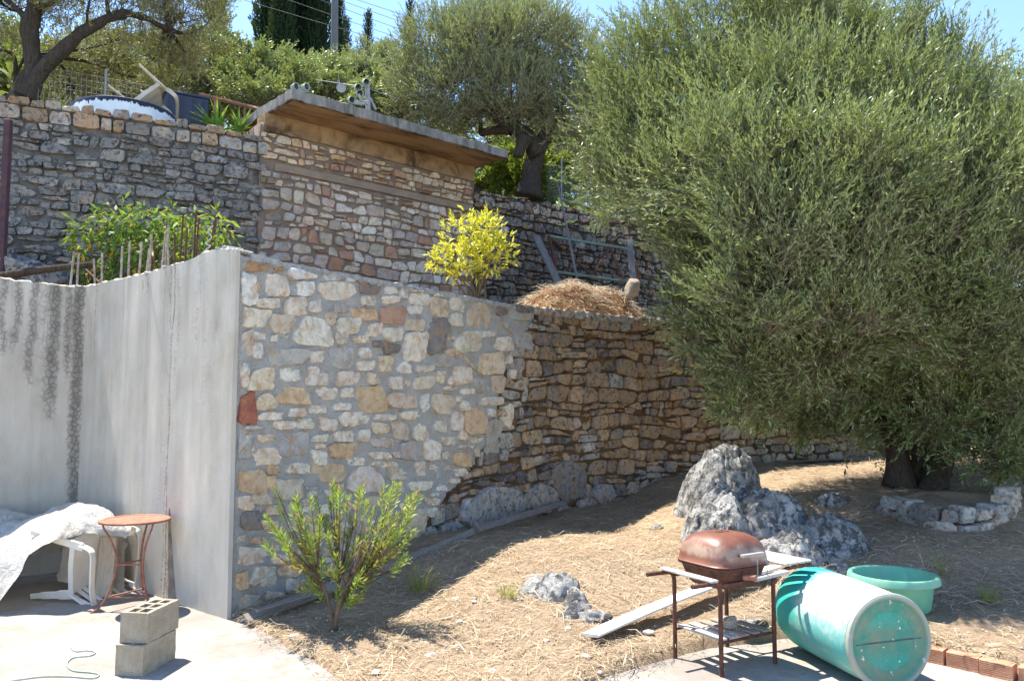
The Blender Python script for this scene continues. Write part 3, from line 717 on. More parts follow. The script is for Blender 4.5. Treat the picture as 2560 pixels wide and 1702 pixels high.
for x, yt, yb in [(177, 624, 714), (195, 627, 716), (216, 645, 716), (232, 630, 704), (276, 613, 704), (295, 603, 701), (320, 600, 692), (339, 618, 689), (349, 582, 686), (363, 600, 686), (376, 574, 681), (387, 585, 677), (397, 561, 675), (412, 582, 668), (422, 534, 666), (437, 570, 666), (458, 522, 660), (463, 540, 659)]:
    P_ = FACE if x > 210 else LEFTP
    u, vb = P_.hit(x, yb); vt = P_.hit(x + R.uniform(-1, 4), yt)[1]
    a = P_.fr(u, vb - .08, -.10); b = P_.fr(u + R.uniform(-.02, .03), vt, -.10 + R.uniform(-.03, .03))
    part('rebar', tube([a, (a + b) / 2 + Vector((R.uniform(-.006, .006), 0, 0)), b], .009 if x > 360 else .011, 6), M['rust'] if x > 405 or x == 363 else M['bar_old'] if 'bar_old' in M else M['rust'], cw, 60, True)
u, vb = FACE.hit(490, 648); a = FACE.fr(u, vb - .06, -.1); b = FACE.fr(FACE.hit(514, 537)[0], FACE.hit(514, 537)[1], -.1)
part('rebar', tube([a, b], .01, 6), M['rust'], cw, 60, True)
u, vb = FACE.hit(243, 709); a = FACE.fr(u, vb - .05, -.1); q = FACE.hit(163, 663); b = FACE.fr(q[0], q[1], -.2)
part('rebar', tube([a, b], .009, 6), M['rust'], cw, 60, True)

# ------------------------------------------------------------------ upper wall, pump house and what stands on the upper terrace
for o_ in (wall1, wall2, cw): o_['kind'] = 'thing'
def m_soffit():
    t = NT('stained_soffit'); p = t.map(t.coord(), (.55, 1.5, 1)); q = t.coord()
    n1 = t.noise(p, 1.5, 5, .62, .7); n2 = t.noise(p, 5.5, 5, .7); n3 = t.noise(q, 40, 4, .6)
    c = t.mix(t.ramp(n1, (.42, 0.0), (.54, .55), (.63, 1.0)), (.38, .25, .135), (.085, .052, .03))
    c = t.mix(t.ramp(n2, (.45, 0.0), (.7, .8)), c, (.36, .25, .155))
    c = t.mix(t.ramp(n3, (.58, 0.0), (.72, .5)), c, (.06, .04, .025))
    return t.done(t.bsdf(c, .9, .2, t.bump(t.math('ADD', n2, t.math('MULTIPLY', n3, .4)), .6, .02)))
M['soffit'] = m_soffit()
M['slab_edge'] = m_simple('weathered_concrete', (.14, .13, .118), (.31, .295, .27), 9, .95, .15, .9, 60, .02, sc=(1, 1, .3))
M['lintel'] = m_simple('brown_cement', (.33, .26, .20), (.24, .195, .155), 5, .95, .15, .8, 50, .02)
s0, s1 = 5.63, 9.68
# the grey lichened wall at the left
wallA = thing('lichen_stone_wall', 'long high terrace wall of grey lichened rubble with squared tan stones along its top', 'wall', UP.fr(4, 2.9, 0)); wallA['kind'] = 'thing'
part('wall_core', backing(UP, .2, s0, lambda u: 2.7, lambda u: UT - .06, -.03, .04, R, .10, .12), M['joint_grey'], wallA, 180, True)
its = []
for c in rubble(.6, s0 + .1, 2.75, 5.30, .122, R, (1.1, 2.7)):
    cu = sum(p[0] for p in c) / len(c); cv = sum(p[1] for p in c) / len(c)
    if cv < 2.85 or cv > 5.26 or cu > s0: continue
    c = shrink(clip(c, (0, 5.295), (0, 1)), R.uniform(.002, .010))
    if not c or area(c) < .003: continue
    its.append((c, UP.fr, R.uniform(-.02, .06), jitter(PAL[R.choice('gdgddssgdstk')], R, .25)))
lay_stones(wallA, its, M['stone_lichen'], R, 270, lambda it: area(it[0]) * (1 if it[0][0][0] > 2.2 and it[0][0][1] > 3.3 else .2))
u = .6
while u < s0:
    w = R.uniform(.12, .34); h0 = 5.30; h1 = 5.48 + R.uniform(-.02, .02)
    P_ = [(u + .008, h0), (u + w - .008, h0 + R.uniform(-.01, .01)), (u + w - .012, h1), (u + .01, h1 + R.uniform(-.02, .01))]
    part('block', stone_vf(P_, UP.fr, R.uniform(.02, .05), R, 12, .03, False, -.12), M['stone_dry'], wallA, 38, True, None, jitter(PAL[R.choice('nghngsdhsn' if u < 4.2 else 'gdsgh')], R, .1)); u += w
u = .6
while u < s0 - .05:
    w = R.uniform(.13, .34); h = R.uniform(.07, .13)
    P_ = [(u + .006, 5.49), (u + w - .006, 5.49), (u + w - .015, 5.49 + h), (u + .012, 5.49 + h * R.uniform(.8, 1))]
    part('capstone', stone_vf(P_, UP.fr, R.uniform(.03, .06), R, 12, .04, False, -.3), M['stone_dry'], wallA, 38, True, None, jitter(PAL[R.choice('nghsd')], R, .12)); u += w

# the little stone building with the concrete canopy
house = thing('stone_outbuilding', 'small building of pale and orange stone under a projecting concrete roof slab', 'building', UP.fr(7.6, 2.9, 0)); house['kind'] = 'thing'
part('wall_core', backing(UP, s0, s1, lambda u: 2.7, lambda u: 5.8, -.018, .02, R, .10, .12, 1.2), M['mortar_warm'], house, 180, True)
its = []
for lo, hi in ((2.75, 5.10), (5.23, 5.68)):
    for c in rubble(s0 - .1, s1 + .1, lo, hi, .142 if lo < 3 else .125, R, (.9, 2.0)):
        cu = sum(p[0] for p in c) / len(c); cv = sum(p[1] for p in c) / len(c)
        if cv < 2.85 or cv < lo or cv > hi - .02 or cu < s0 or cu > s1: continue
        c = clip(clip(clip(clip(c, (0, hi - .01), (0, 1)), (0, lo + .01), (0, -1)), (s1 - .01, 0), (1, 0)), (s0 + .01, 0), (-1, 0))
        c = shrink(c, R.uniform(.005, .015)) if len(c) > 2 else None
        if not c or area(c) < .003: continue
        if lo > 3: col = R.choice('oyotyrbyt')
        else:
            col = R.choice('cwcqppqscr'); k = sstep(s0 + .6, s0 + .1, cu) if False else (1 - sstep(s0 + .1, s0 + .7, cu))
            if R.random() < k: col = R.choice('gdgs')
            if cu > s1 - .7 and R.random() < .5: col = R.choice('tbhd')
        its.append((c, UP.fr, R.uniform(.0, .035), jitter(PAL[col], R, .11)))
lay_stones(house, its, M['stone_warm'], R, 300)
def band(path, u0, u1, z0, z1, d, back, n=40, amp=.006):
    V = []
    for i in range(n):
        u = lerp(u0, u1, i / (n - 1)); k = amp * fbm((u * 3, z0, 0), 3)
        for dd, z in ((back, z0), (d + k, z0 + k), (d + k + .004 * fbm((u * 9, z0, 3), 2), (z0 + z1) / 2), (d + k, z1 + k), (back, z1)): V.append(path.fr(u, z, dd))
    return V, grid_faces(n, 5) + [tuple(range(4, -1, -1)), tuple((n - 1) * 5 + k for k in range(5))]
part('ledge', band(UP, s0 + .22, s1 - .05, 5.11, 5.22, .022, -.1), M['lintel'], house, 30, True)
part('lintel', band(UP, s0 + .05, s1, 5.67, 5.938, .012, -.3), M['soffit'], house, 30, True)
A_, B_ = Vector((-3.07, 10.88, 0)), Vector((-.07, 13.65, 0)); ex = (B_ - A_).normalized(); ey = Vector((-ex.y, ex.x, 0)); Lx = (B_ - A_).length
def slab_pts(z, ins=0.0, nn=36, dep=1.75):
    out = []
    for i in range(nn): out.append((ins + (Lx - 2 * ins) * i / (nn - 1), ins))
    for i in range(1, 14): out.append((Lx - ins, ins + (dep - 2 * ins) * i / 13))
    for i in range(1, nn): out.append((Lx - ins - (Lx - 2 * ins) * i / (nn - 1), dep - ins))
    for i in range(1, 13): out.append((ins, dep - ins - (dep - 2 * ins) * i / 13))
    return [A_ + ex * (a + .03 * fbm((a * 5, b * 5, z), 4)) + ey * (b + .03 * fbm((a * 5, b * 5, z + 3), 4)) + Vector((0, 0, z + .016 * fbm((a * 6, b * 6, 1), 4))) for a, b in out]
V = []; rings = [slab_pts(5.945, .02), slab_pts(5.955), slab_pts(6.02), slab_pts(6.095), slab_pts(6.105, .03)]
for r_ in rings: V += r_
m = len(rings[0]); F = [(r_ * m + i, r_ * m + (i + 1) % m, (r_ + 1) * m + (i + 1) % m, (r_ + 1) * m + i) for r_ in range(4) for i in range(m)]
F.append(tuple(4 * m + i for i in range(m)))
Mi = ROOTM[house.name].inverted()
rf = link('roof_slab', py_mesh('roof_slab', [Mi @ v for v in V], F), M['slab_edge'], house, 40)
V = []; F = []
for i in range(30):
    for j in range(14):
        a = .03 + (Lx - .06) * i / 29; b = .03 + 1.69 * j / 13
        V.append(A_ + ex * a + ey * b + Vector((0, 0, 5.943 + .008 * fbm((a * 2, b * 2, 7), 3))))
# the soffit is a thin render coat under the slab, drawn in the slab's own axes so that the stains run along it
so = bpy.data.objects.new('soffit', None)
Ms = Matrix.Translation(A_ + Vector((0, 0, 5.94))) @ Matrix.Rotation(math.atan2(ex.y, ex.x), 4, 'Z'); Msi = Ms.inverted()
me = py_mesh('soffit', [Msi @ v for v in V], [tuple(reversed(f)) for f in grid_faces(30, 14)]); me.materials.append(M['soffit'])
so = bpy.data.objects.new('soffit', me); COL.objects.link(so); so.parent = rf; so.matrix_basis = Mi @ Ms

# the wall beyond the building
wallB = thing('dark_stone_wall', 'dark rubble terrace wall with old frame and poles leaning on it', 'wall', UP.fr(11.5, 2.9, 0)); wallB['kind'] = 'thing'
part('wall_core', backing(UP, s1, UP.len, lambda u: 2.7, lambda u: UT - .05, -.05, .03, R, .12, .12), M['joint_dark'], wallB, 180, True)
its = []
for c in rubble(s1, 15.6, 2.8, UT, .145, R, (1.0, 2.1)):
    cu = sum(p[0] for p in c) / len(c); cv = sum(p[1] for p in c) / len(c)
    if cu < s1 + .05 or cv < 2.85 or cv > UT - .02: continue
    c = shrink(clip(c, (0, UT), (0, 1)), R.uniform(.005, .014))
    if not c or area(c) < .003: continue
    col = R.choice('ttybq') if cv > 5.22 else (R.choice('dgkdnkk') if R.random() < sstep(s1 - .1, s1 + .9, cu) else R.choice('tpqc'))  # darker stone mix away from the building carries the tree shadow
    its.append((c, UP.fr, R.uniform(-.01, .045), jitter(PAL[col], R, .15)))
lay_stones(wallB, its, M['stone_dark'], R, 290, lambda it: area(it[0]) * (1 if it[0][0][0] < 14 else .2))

# a limestone boulder and rocks
ICO = None
def rock_vf(c, s, seed, sub=4, amp=.32, freq=1.3, rz=0.0, flat=0.0, ridge=.5, slope=0.0):
    import bmesh
    bm = bmesh.new(); bmesh.ops.create_icosphere(bm, subdivisions=sub, radius=1.0)
    V = []; rk_ = random.Random(seed * 7 + 1); cuts = [(Vector((rk_.gauss(0, 1), rk_.gauss(0, 1), rk_.gauss(.2, .8))).normalized(), rk_.uniform(.62, .92)) for _ in range(15 if sub > 2 else 0)]
    for v in bm.verts:
        p = v.co.copy(); p0 = p.copy()
        for cn, cd in cuts:                                         # fracture planes
            e_ = p.dot(cn) - cd + .05 * fbm(p0 * 3 + cn * 9, 3)
            if e_ > 0: p -= cn * e_ * .93
        n = fbm(p * freq + Vector((seed, 0, 0)), 3); r = 1 - abs(fbm(p * freq * 1.7 + Vector((0, seed, 0)), 4)); k = fbm(p * freq * 4.5 + Vector((0, 0, seed)), 4)
        d = 1 + amp * n + ridge * amp * (r - .6) * 1.2 + amp * .15 * k
        q = p * (1 + (d - 1) * (.72 if cuts else 1))
        cell = MN.cell(p * 3.1 + Vector((seed, seed, 0))) - .5
        q *= 1 + .05 * cell
        q = Vector((q.x * s[0], q.y * s[1], q.z * s[2] * (1 - slope * q.x)))
        if flat: q.z = q.z if q.z < 0 else q.z * (1 - flat * .3)
        V.append(Matrix.Rotation(rz, 3, 'Z') @ q + Vector(c))
    F = [tuple(x.index for x in f.verts) for f in bm.faces]; bm.free()
    return V, F
def rock(label, c, s, seed, rz=0.0, sub=4, amp=.32, freq=1.3, group=None, name='rock', flat=0, mat='rock', ridge=.5, slope=0.0):
    V, F = rock_vf((0, 0, 0), s, seed, sub, amp, freq, rz, flat, ridge, slope)
    o = link(name, py_mesh(name, V, F), M[mat], None, 50); o.location = c
    return tag(o, label, 'rock', group)
rock('pale limestone outcrop with black lichen at the foot of the grey lichened wall', (-6.15, 9.55, 3.15), (.85, .45, .5), 3, .35)
b0, b1 = at(-30, 697, 8.75), at(238, 660, 8.95)
o = link('fallen_branch', py_mesh('fallen_branch', *tube([b0, lerp(b0, b1, .4) + Vector((0, 0, .02)), b1], [.05, .045, .03], 8)), M['bark'], None, 60); tag(o, 'dark fallen branch lying across the pale limestone outcrop', 'branch')
a = at(5, 640, 9.25); b = at(7, 300, 9.25)
M['purple_steel'] = m_rust('maroon_painted_steel', (.055, .03, .04), (.10, .05, .055), (.05, .025, .03))
o = link('steel_post', py_mesh('steel_post', *box((0, 0, 0), (.075, .075, b.z - 2.8), .006)), M['purple_steel'], None, 30); o.location = (a.x, a.y, (b.z + 2.8) / 2); tag(o, 'upright maroon steel post before the grey lichened wall', 'post')

# water tank with dripping tar band
M['navy'] = m_simple('navy_plastic', (.008, .014, .035), (.014, .022, .05), 12, .45, .5, .15, 40)
def m_tank():
    t = NT('tank_paint'); p = t.coord(); z = t.sep(p, 2)
    d = t.noise(t.map(p, (1, 1, .06)), 16, 3, .7); e = t.noise(t.map(p, (1, 1, .02)), 34, 2, .6)
    lim = t.math('ADD', z, t.math('MULTIPLY', t.math('SUBTRACT', d, .5), .16)); lim = t.math('ADD', lim, t.math('MULTIPLY', t.ramp(e, (.66, 0.0), (.72, 1.0)), .05))
    k = t.ramp(lim, (.70, 0.0), (.71, 1.0))
    c = t.mix(k, t.mix(t.ramp(t.noise(p, 6, 4, .6), (.4, 0.0), (.7, 1.0)), (.62, .68, .72), (.50, .56, .60)), (.010, .014, .03))
    return t.done(t.bsdf(c, .55, .4, t.bump(d, .1, .01)))
M['tank'] = m_tank()
tk = thing('water_tank', 'round white water tank with a navy tar band dripping from its rim', 'tank', (-5.56, 11.2, 5.08))
part('shell', lathe([(.0, 0), (.68, 0), (.69, .02), (.69, .74), (.675, .775), (.64, .79)], 56), M['tank'], tk, 40)
part('lid', lathe([(.64, .79), (.61, .80), (.58, .78), (.3, .795), (.285, .86), (.27, .875), (0, .88)], 48), M['navy'], tk, 35)
bx = thing('plastic_crate', 'dark navy plastic bin between the tank and the spiky plant', 'bin', at(462, 292, 12.1), (0, 0, .55))
part('body', join(box((0, 0, 0), (.62, .5, .52), .02), *[box((-.24 + k * .16, -.255, -.02), (.03, .02, .44), .004) for k in range(4)]), M['navy'], bx, 30)
part('rim', join(*[box(c, s, .008) for c, s in (((0, -.255, .265), (.66, .03, .04)), ((0, .255, .265), (.66, .03, .04)), ((-.315, 0, .265), (.03, .54, .04)), ((.315, 0, .265), (.03, .54, .04)))]), M['navy'], bx, 30)

# spiky plant behind the wall top
M['yucca'] = m_leaf('yucca_leaf', (.05, .12, .02), (.11, .24, .03), (.20, .36, .05), (.12, .25, .05), .35, .4, spec=.4)
yc = thing('yucca_plant', 'spiky green yucca growing behind the wall top beside the concrete canopy', 'plant', at(555, 338, 11.75))
def blade_me(L, w, bend, nm='leaf'):
    V, F = [], []
    for i in range(7):
        t = i / 6; x = L * t; z = -bend * t * t; ww = w * (1 - t ** 2.2) * (.55 + .45 * min(1, t * 4))
        V += [(x, -ww, z + ww * .5), (x, 0, z), (x, ww, z + ww * .5)]
    return V, grid_faces(7, 3)
bl = []
for k in range(4):
    v, f = blade_me((.42, .48, .36, .52)[k], .026, (.02, .10, .05, .16)[k]); bl.append(py_mesh('leaf', v, f, np.array([[.3 + .2 * k, .2, 0]] * len(v))))
    bl[-1].materials.append(M['yucca'])
for k in range(44):
    o = bpy.data.objects.new('leaf', bl[k % 4]); COL.objects.link(o); o.parent = yc
    cx = -.09 if k % 2 else .26; az = R.uniform(0, 2 * math.pi); el = R.choice((.5, .8, 1.0, 1.2, 1.4)) + R.uniform(-.12, .12)
    o.rotation_euler = (0, -el, az); o.location = (cx + R.uniform(-.03, .03), R.uniform(-.05, .05), R.uniform(-.05, .08))

# rusty rail and wire fences
rl = thing('rusty_railing', 'orange rusty angle iron rail behind the yucca plant', 'railing', at(580, 262, 12.6))
p0, p1 = at(500, 236, 13.2), at(665, 277, 12.55)
part('rail', tube([p0, p1], .03, 4), M['rust_light'], rl, 30, True)
for px, py in ((538, 247), (612, 264)):
    q = at(px, py, 12.85); part('post', tube([q, q - Vector((0, 0, .6))], .018, 6), M['rust_light'], rl, 40, True)
M['galv'] = m_simple('galvanised_wire', (.20, .205, .20), (.32, .325, .32), 20, .5, .5, 0, metal=.3)
M['galv_green'] = m_simple('green_painted_wire', (.10, .16, .13), (.20, .28, .24), 20, .6, .4, 0)
def wire_grid(a, b, h0, h1, nx, nz, r):
    vf = []
    for i in range(nx + 1):
        p = a + (b - a) * (i / nx); vf.append(tube([p + Vector((0, 0, h0)), p + Vector((0, 0, h1))], r, 3, False))
    for j in range(nz + 1):
        z = Vector((0, 0, lerp(h0, h1, j / nz))); vf.append(tube([a + z, lerp(a, b, .5) + z, b + z], r, 3, False))
    return join(*vf)
f1 = thing('wire_fence', 'sagging wire mesh fence behind the round water tank', 'fence', at(200, 262, 12.6)); a, b = at(95, 250, 12.4), at(420, 300, 13.6)
part('wire_mesh', wire_grid(a, b, -.05, .55, 26, 6, .004), M['galv'], f1, None, True, 'stuff')
q = at(263, 235, 12.95); part('post', tube([q - Vector((0, 0, .4)), q + Vector((0, 0, .42))], .022, 6), M['galv'], f1, 40, True)
f2 = thing('wire_fence', 'pale green wire fence with one thin post on top of the dark rubble wall', 'fence', at(1403, 500, 15.45))
q = at(1403, 498, 15.45); part('post', tube([q - Vector((0, 0, .1)), at(1404, 395, 15.45)], .017, 8), M['galv'], f2, 40, True)
a, b, c = at(1368, 505, 15.9), q, at(1530, 534, 16.6)
part('wire_mesh', wire_grid(a, b, .0, .72, 7, 11, .004), M['galv_green'], f2, None, True, 'stuff')
part('wire_mesh', wire_grid(b, c, .0, .72, 24, 10, .004), M['galv_green'], f2, None, True, 'stuff')
part('rail', tube([b, c], .028, 6), M['galv_green'], f2, 40, True)

# things leaning on the dark wall
def bar(a, b, w, d):
    a, b = Vector(a), Vector(b); L = (b - a).length; vf = box((0, 0, L / 2), (w, d, L), min(w, d) * .12)
    q = (b - a).to_track_quat('Z', 'Y').to_matrix().to_4x4(); return xf(vf, Matrix.Translation(a) @ q)
def bar_obj(name, a, b, w, d, mat, label, cat, group=None):
    a, b = Vector(a), Vector(b); L = (b - a).length; vf = box((0, 0, L / 2), (w, d, L), min(w, d) * .12)
    # subdivide a little and weather it
    o = link(name, py_mesh(name, *vf), M[mat], None, 30); o.matrix_basis = Matrix.Translation(a) @ (b - a).to_track_quat('Z', 'Y').to_matrix().to_4x4()
    return tag(o, label, cat, group)
M['wood_z'] = m_wood('weathered_upright_wood', (.13, .125, .12), (.25, .24, .23), (14, 14, 1))
bar_obj('plank', at(1440, 800, 13.5), at(1340, 590, 14.75), .15, .04, 'wood_z', 'short wide grey plank leaning on the dark wall left of the thin pole', 'plank')
o = link('pole', py_mesh('pole', *tube([(0, 0, 0), (0, 0, 2.95)], [.026, .02], 8)), M['wood_z'], None, 40)
a, b = at(1452, 745, 14.0), at(1403, 500, 15.25); o.matrix_basis = Matrix.Translation(a) @ (b - a).to_track_quat('Z', 'Y').to_matrix().to_4x4(); tag(o, 'long thin grey pole leaning up the dark wall to the fence post', 'pole')
gt = thing('metal_gate', 'rusty iron gate frame with diagonal braces leaning in the shade against the dark wall', 'gate', at(1480, 720, 14.9))
TL, TR_, BL, BR = at(1372, 590, 15.15), at(1578, 624, 16.1), at(1440, 685, 14.9), at(1600, 708, 15.7)
TL2, BL2 = TL, at(1392, 680, 14.85)
part('top_rail', bar(TL, TR_, .05, .05), M['galv_green'], gt, 30, True); part('bottom_rail', bar(BL2, BR, .05, .05), M['galv_green'], gt, 30, True)
for a, b in ((TL, BL2), (TR_, BR)): part('stile', bar(a, b, .05, .05), M['rust'], gt, 30, True)
for a, b in ((TL, lerp(BL2, BR, .42)), (lerp(TL, TR_, .72), lerp(BL2, BR, .40)), (lerp(TL, TR_, .72), lerp(BL2, BR, .80))): part('brace', bar(a, b, .045, .03), M['rust'], gt, 30, True)
bar_obj('post', at(1585, 720, 15.3), at(1572, 600, 15.9), .12, .06, 'wood_z', 'dark wooden post standing at the edge of the big olive by the gate', 'post')

# floodlights on the roof slab
M['lamp_grey'] = m_simple('grey_green_paint', (.22, .28, .25), (.34, .39, .36), 12, .5, .4, .1, 50)
M['lamp_dark'] = m_simple('dark_lens', (.015, .015, .018), (.03, .03, .035), 8, .2, .5, 0)
M['light_grey'] = m_simple('light_grey_paint', (.24, .25, .28), (.36, .37, .40), 10, .6, .3, .1, 40)
def can(parent, c, d, r, L):
    c, d = Vector(c), Vector(d).normalized()
    Mx = Matrix.Translation(c) @ d.to_track_quat('Z', 'Y').to_matrix().to_4x4()
    b = part('lamp', xf(lathe([(0, -L), (r * .55, -L), (r * .9, -L * .55), (r, -.01), (r * 1.08, 0), (r * .9, -.004), (r * .85, -.03)], 18), Mx), M['lamp_grey'], parent, 40, True)
    l = part('lens', xf(lathe([(r * .86, -.028), (r * .4, -.034), (0, -.036)], 18), Mx), M['lamp_dark'], None, 40, False)
    Mi = ROOTM[parent.name].inverted()
    for v in l.data.vertices: v.co = Mi @ v.co
    l.parent = b
fl1 = thing('floodlight_cluster', 'cluster of four small grey green floodlights on a post above the canopy', 'floodlight', at(920, 262, 12.35))
pb = at(921, 268, 12.35); pt = at(918, 208, 12.35)
part('post', tube([pb - Vector((0, 0, .12)), pt], .04, 10), M['light_grey'], fl1, 40, True)
part('bracket', join(bar(at(925, 245, 12.35), at(940, 275, 12.45), .03, .03), bar(at(921, 258, 12.3), at(885, 256, 12.2), .05, .06), bar(at(920, 212, 12.3), at(888, 222, 12.25), .025, .025), bar(at(905, 254, 12.22), at(896, 236, 12.2), .05, .03)), M['light_grey'], fl1, 30, True)
for (px, py), L in (((917, 206), .13), ((897, 219), .12), ((901, 234), .12), ((881, 250), .13)): can(fl1, at(px, py, 12.18), (.55, -.75, -.35), .055, L)
fl2 = thing('floodlight_pair', 'pair of small grey green floodlights on the near corner of the canopy', 'floodlight', at(750, 228, 11.35))
part('bracket', bar(at(732, 224, 11.3), at(772, 228, 11.35), .03, .03), M['light_grey'], fl2, 30, True)
for px, py in ((742, 216), (768, 217)): can(fl2, at(px, py, 11.2), (.8, -.55, -.05), .05, .11)
ds_ = thing('lamp_reflector', 'pale round lamp reflector hanging on the cable left of the floodlight cluster', 'lamp', at(853, 210, 12.6))
Mx = Matrix.Translation(at(853, 220, 12.6)) @ Vector((.1, -.8, -.35)).to_track_quat('Z', 'Y').to_matrix().to_4x4()
part('reflector', xf(lathe([(.0, -.05), (.02, -.05), (.06, -.02), (.075, 0), (.07, 0), (.05, -.02), (.0, -.04)], 20), Mx), M['light_grey'], ds_, 40, True)
part('hook', tube(smooth_path([at(853, 214, 12.65), at(849, 206, 12.65), at(846, 200, 12.65), at(843, 207, 12.65)], 3), .008, 5), M['light_grey'], ds_, 40, True)
o = link('cable', py_mesh('cable', *tube(smooth_path([at(790, 200, 12.75), at(845, 208, 12.7), at(885, 214, 12.5), at(918, 216, 12.4), at(935, 227, 12.6), at(985, 243, 13.2), at(1000, 248, 13.6)], 4), .0045, 5)), M['light_grey'], None, 60); tag(o, 'thin pale cable strung past the floodlight cluster', 'cable')

# ------------------------------------------------------------------ on the middle terrace: heap of straw and earth
hc = Vector((1.0, 12.35, 2.80))
V = []; n_ = 46
for i in range(n_):
    for j in range(n_):
        x = lerp(-1.7, 1.9, i / (n_ - 1)); y = lerp(-.74, 1.3, j / (n_ - 1))
        d = math.hypot(x / (1.75 if x > 0 else 1.45), y / (1.1 if y > 0 else .80)); z = .78 * max(0, 1 - d * d) ** 1.1 * (1 + .18 * fbm((x * 2, y * 2, 4), 3)) + .05 * fbm((x * 6, y * 6, 1), 3) - .04 - .25 * max(0, d - 1)
        q = Matrix.Rotation(.55, 3, 'Z') @ Vector((x, y, z)); V.append(q)
hp = thing('straw_heap', 'heap of dry straw and red earth behind the top of the dry stone wall', 'heap', hc)
part('earth', (V, grid_faces(n_, n_)), M['terrace_dirt'], hp, 180)
HV = V
rock('single pointed tan stone standing on the straw heap beside the olive', at(1580, 722, 12.35), (.13, .12, .20), 11, .3, 3, .25, 1.0, mat='rock' if False else 'stone_rock')

# ------------------------------------------------------------------ foliage
M['olive'] = m_leaf('olive_leaf', (.035, .06, .015), (.125, .178, .046), (.33, .38, .13), (.32, .36, .20), .22, .30, (.34, .25, .05), .012, .55)
M['olive_far'] = m_leaf('olive_leaf_silver', (.07, .095, .035), (.20, .24, .095), (.38, .41, .19), (.25, .27, .19), .25, .40, (.36, .24, .06), .02, .5)
M['olive_dry'] = m_leaf('olive_leaf_shade', (.05, .055, .022), (.15, .155, .06), (.28, .26, .10), (.26, .25, .15), .30, .45, (.30, .17, .05), .05, .4)  # duller, browner olive leaf
M['oak'] = m_leaf('evergreen_leaf', (.06, .095, .025), (.17, .23, .065), (.34, .39, .14), (.30, .33, .16), .25, .35, (.38, .20, .06), .05, .6)
M['bright'] = m_leaf('laurel_leaf', (.05, .10, .012), (.13, .22, .025), (.26, .34, .04), (.22, .28, .05), .4, .35, (.4, .25, .05), .04, .5)
M['cypress'] = m_leaf('cypress_needle', (.010, .022, .010), (.022, .045, .018), (.04, .07, .028), (.02, .04, .018), .1, .6, (.08, .06, .03), .02, .2)
M['twig'] = m_simple('twig_bark', (.14, .105, .075), (.26, .20, .14), 20, .9, .2, 0)
def leaf_cloud(P, D, L, nleaf, ll, lw, ang, tint, seed, droop=0.0):
    """all the leaves of a crown: each sprig is a stem with leaves turning round it"""
    rg = np.random.default_rng(seed); n = len(P)
    D = D / np.linalg.norm(D, axis=1, keepdims=True)
    r = rg.normal(size=(n, 3)); A = np.cross(D, r); A /= np.linalg.norm(A, axis=1, keepdims=True) + 1e-9; B = np.cross(D, A)
    k = np.arange(nleaf)
    t = ((k + .6) / nleaf)[None, :, None] + rg.uniform(-.04, .04, (n, nleaf, 1))
    ph = (k * 2.4)[None, :] + rg.uniform(0, 6.28, (n, 1)) + rg.uniform(-.5, .5, (n, nleaf))
    a = (ang * (1.05 - .45 * t[..., 0])) + rg.uniform(-.25, .25, (n, nleaf))
    side = A[:, None] * np.cos(ph)[..., None] + B[:, None] * np.sin(ph)[..., None]
    ld = D[:, None] * np.cos(a)[..., None] + side * np.sin(a)[..., None]
    ld[..., 2] -= droop * rg.uniform(.5, 1.2, (n, nleaf)); ld /= np.linalg.norm(ld, axis=-1, keepdims=True)
    base = P[:, None] + D[:, None] * (L[:, None, None] * t)
    nr = rg.normal(size=(n, nleaf, 3)) * .7 + side * -.2 + np.array([0, 0, .9]); wd = np.cross(ld, nr); wd /= np.linalg.norm(wd, axis=-1, keepdims=True) + 1e-9
    s = rg.uniform(.7, 1.2, (n, nleaf, 1)); l = ll * s; w = lw * s
    v0 = base; v2 = base + ld * l; md = base + ld * l * .48
    V = np.stack([v0, md + wd * w * .5, v2, md - wd * w * .5], 2).reshape(-1, 3)
    F = np.arange(n * nleaf * 4).reshape(-1, 4)
    T = np.zeros((n, nleaf, 4, 3)); T[..., 0] = np.clip(tint[:, None] + rg.normal(0, .13, (n, nleaf)), 0, 1)[..., None]; T[..., 1] = rg.uniform(0, 1, (n, nleaf))[..., None]
    return V, F, T.reshape(-1, 3)
def stems(P, D, L, w):
    D = D / np.linalg.norm(D, axis=1, keepdims=True); X = np.cross(D, np.array([.3, -.8, .2])); X /= np.linalg.norm(X, axis=1, keepdims=True)
    b = P - D * (L * .5)[:, None]; e = P + D * (L * .95)[:, None]
    V = np.stack([b - X * w, b + X * w, e + X * w * .4, e - X * w * .4], 1).reshape(-1, 3)
    return V, np.arange(len(P) * 4).reshape(-1, 4)
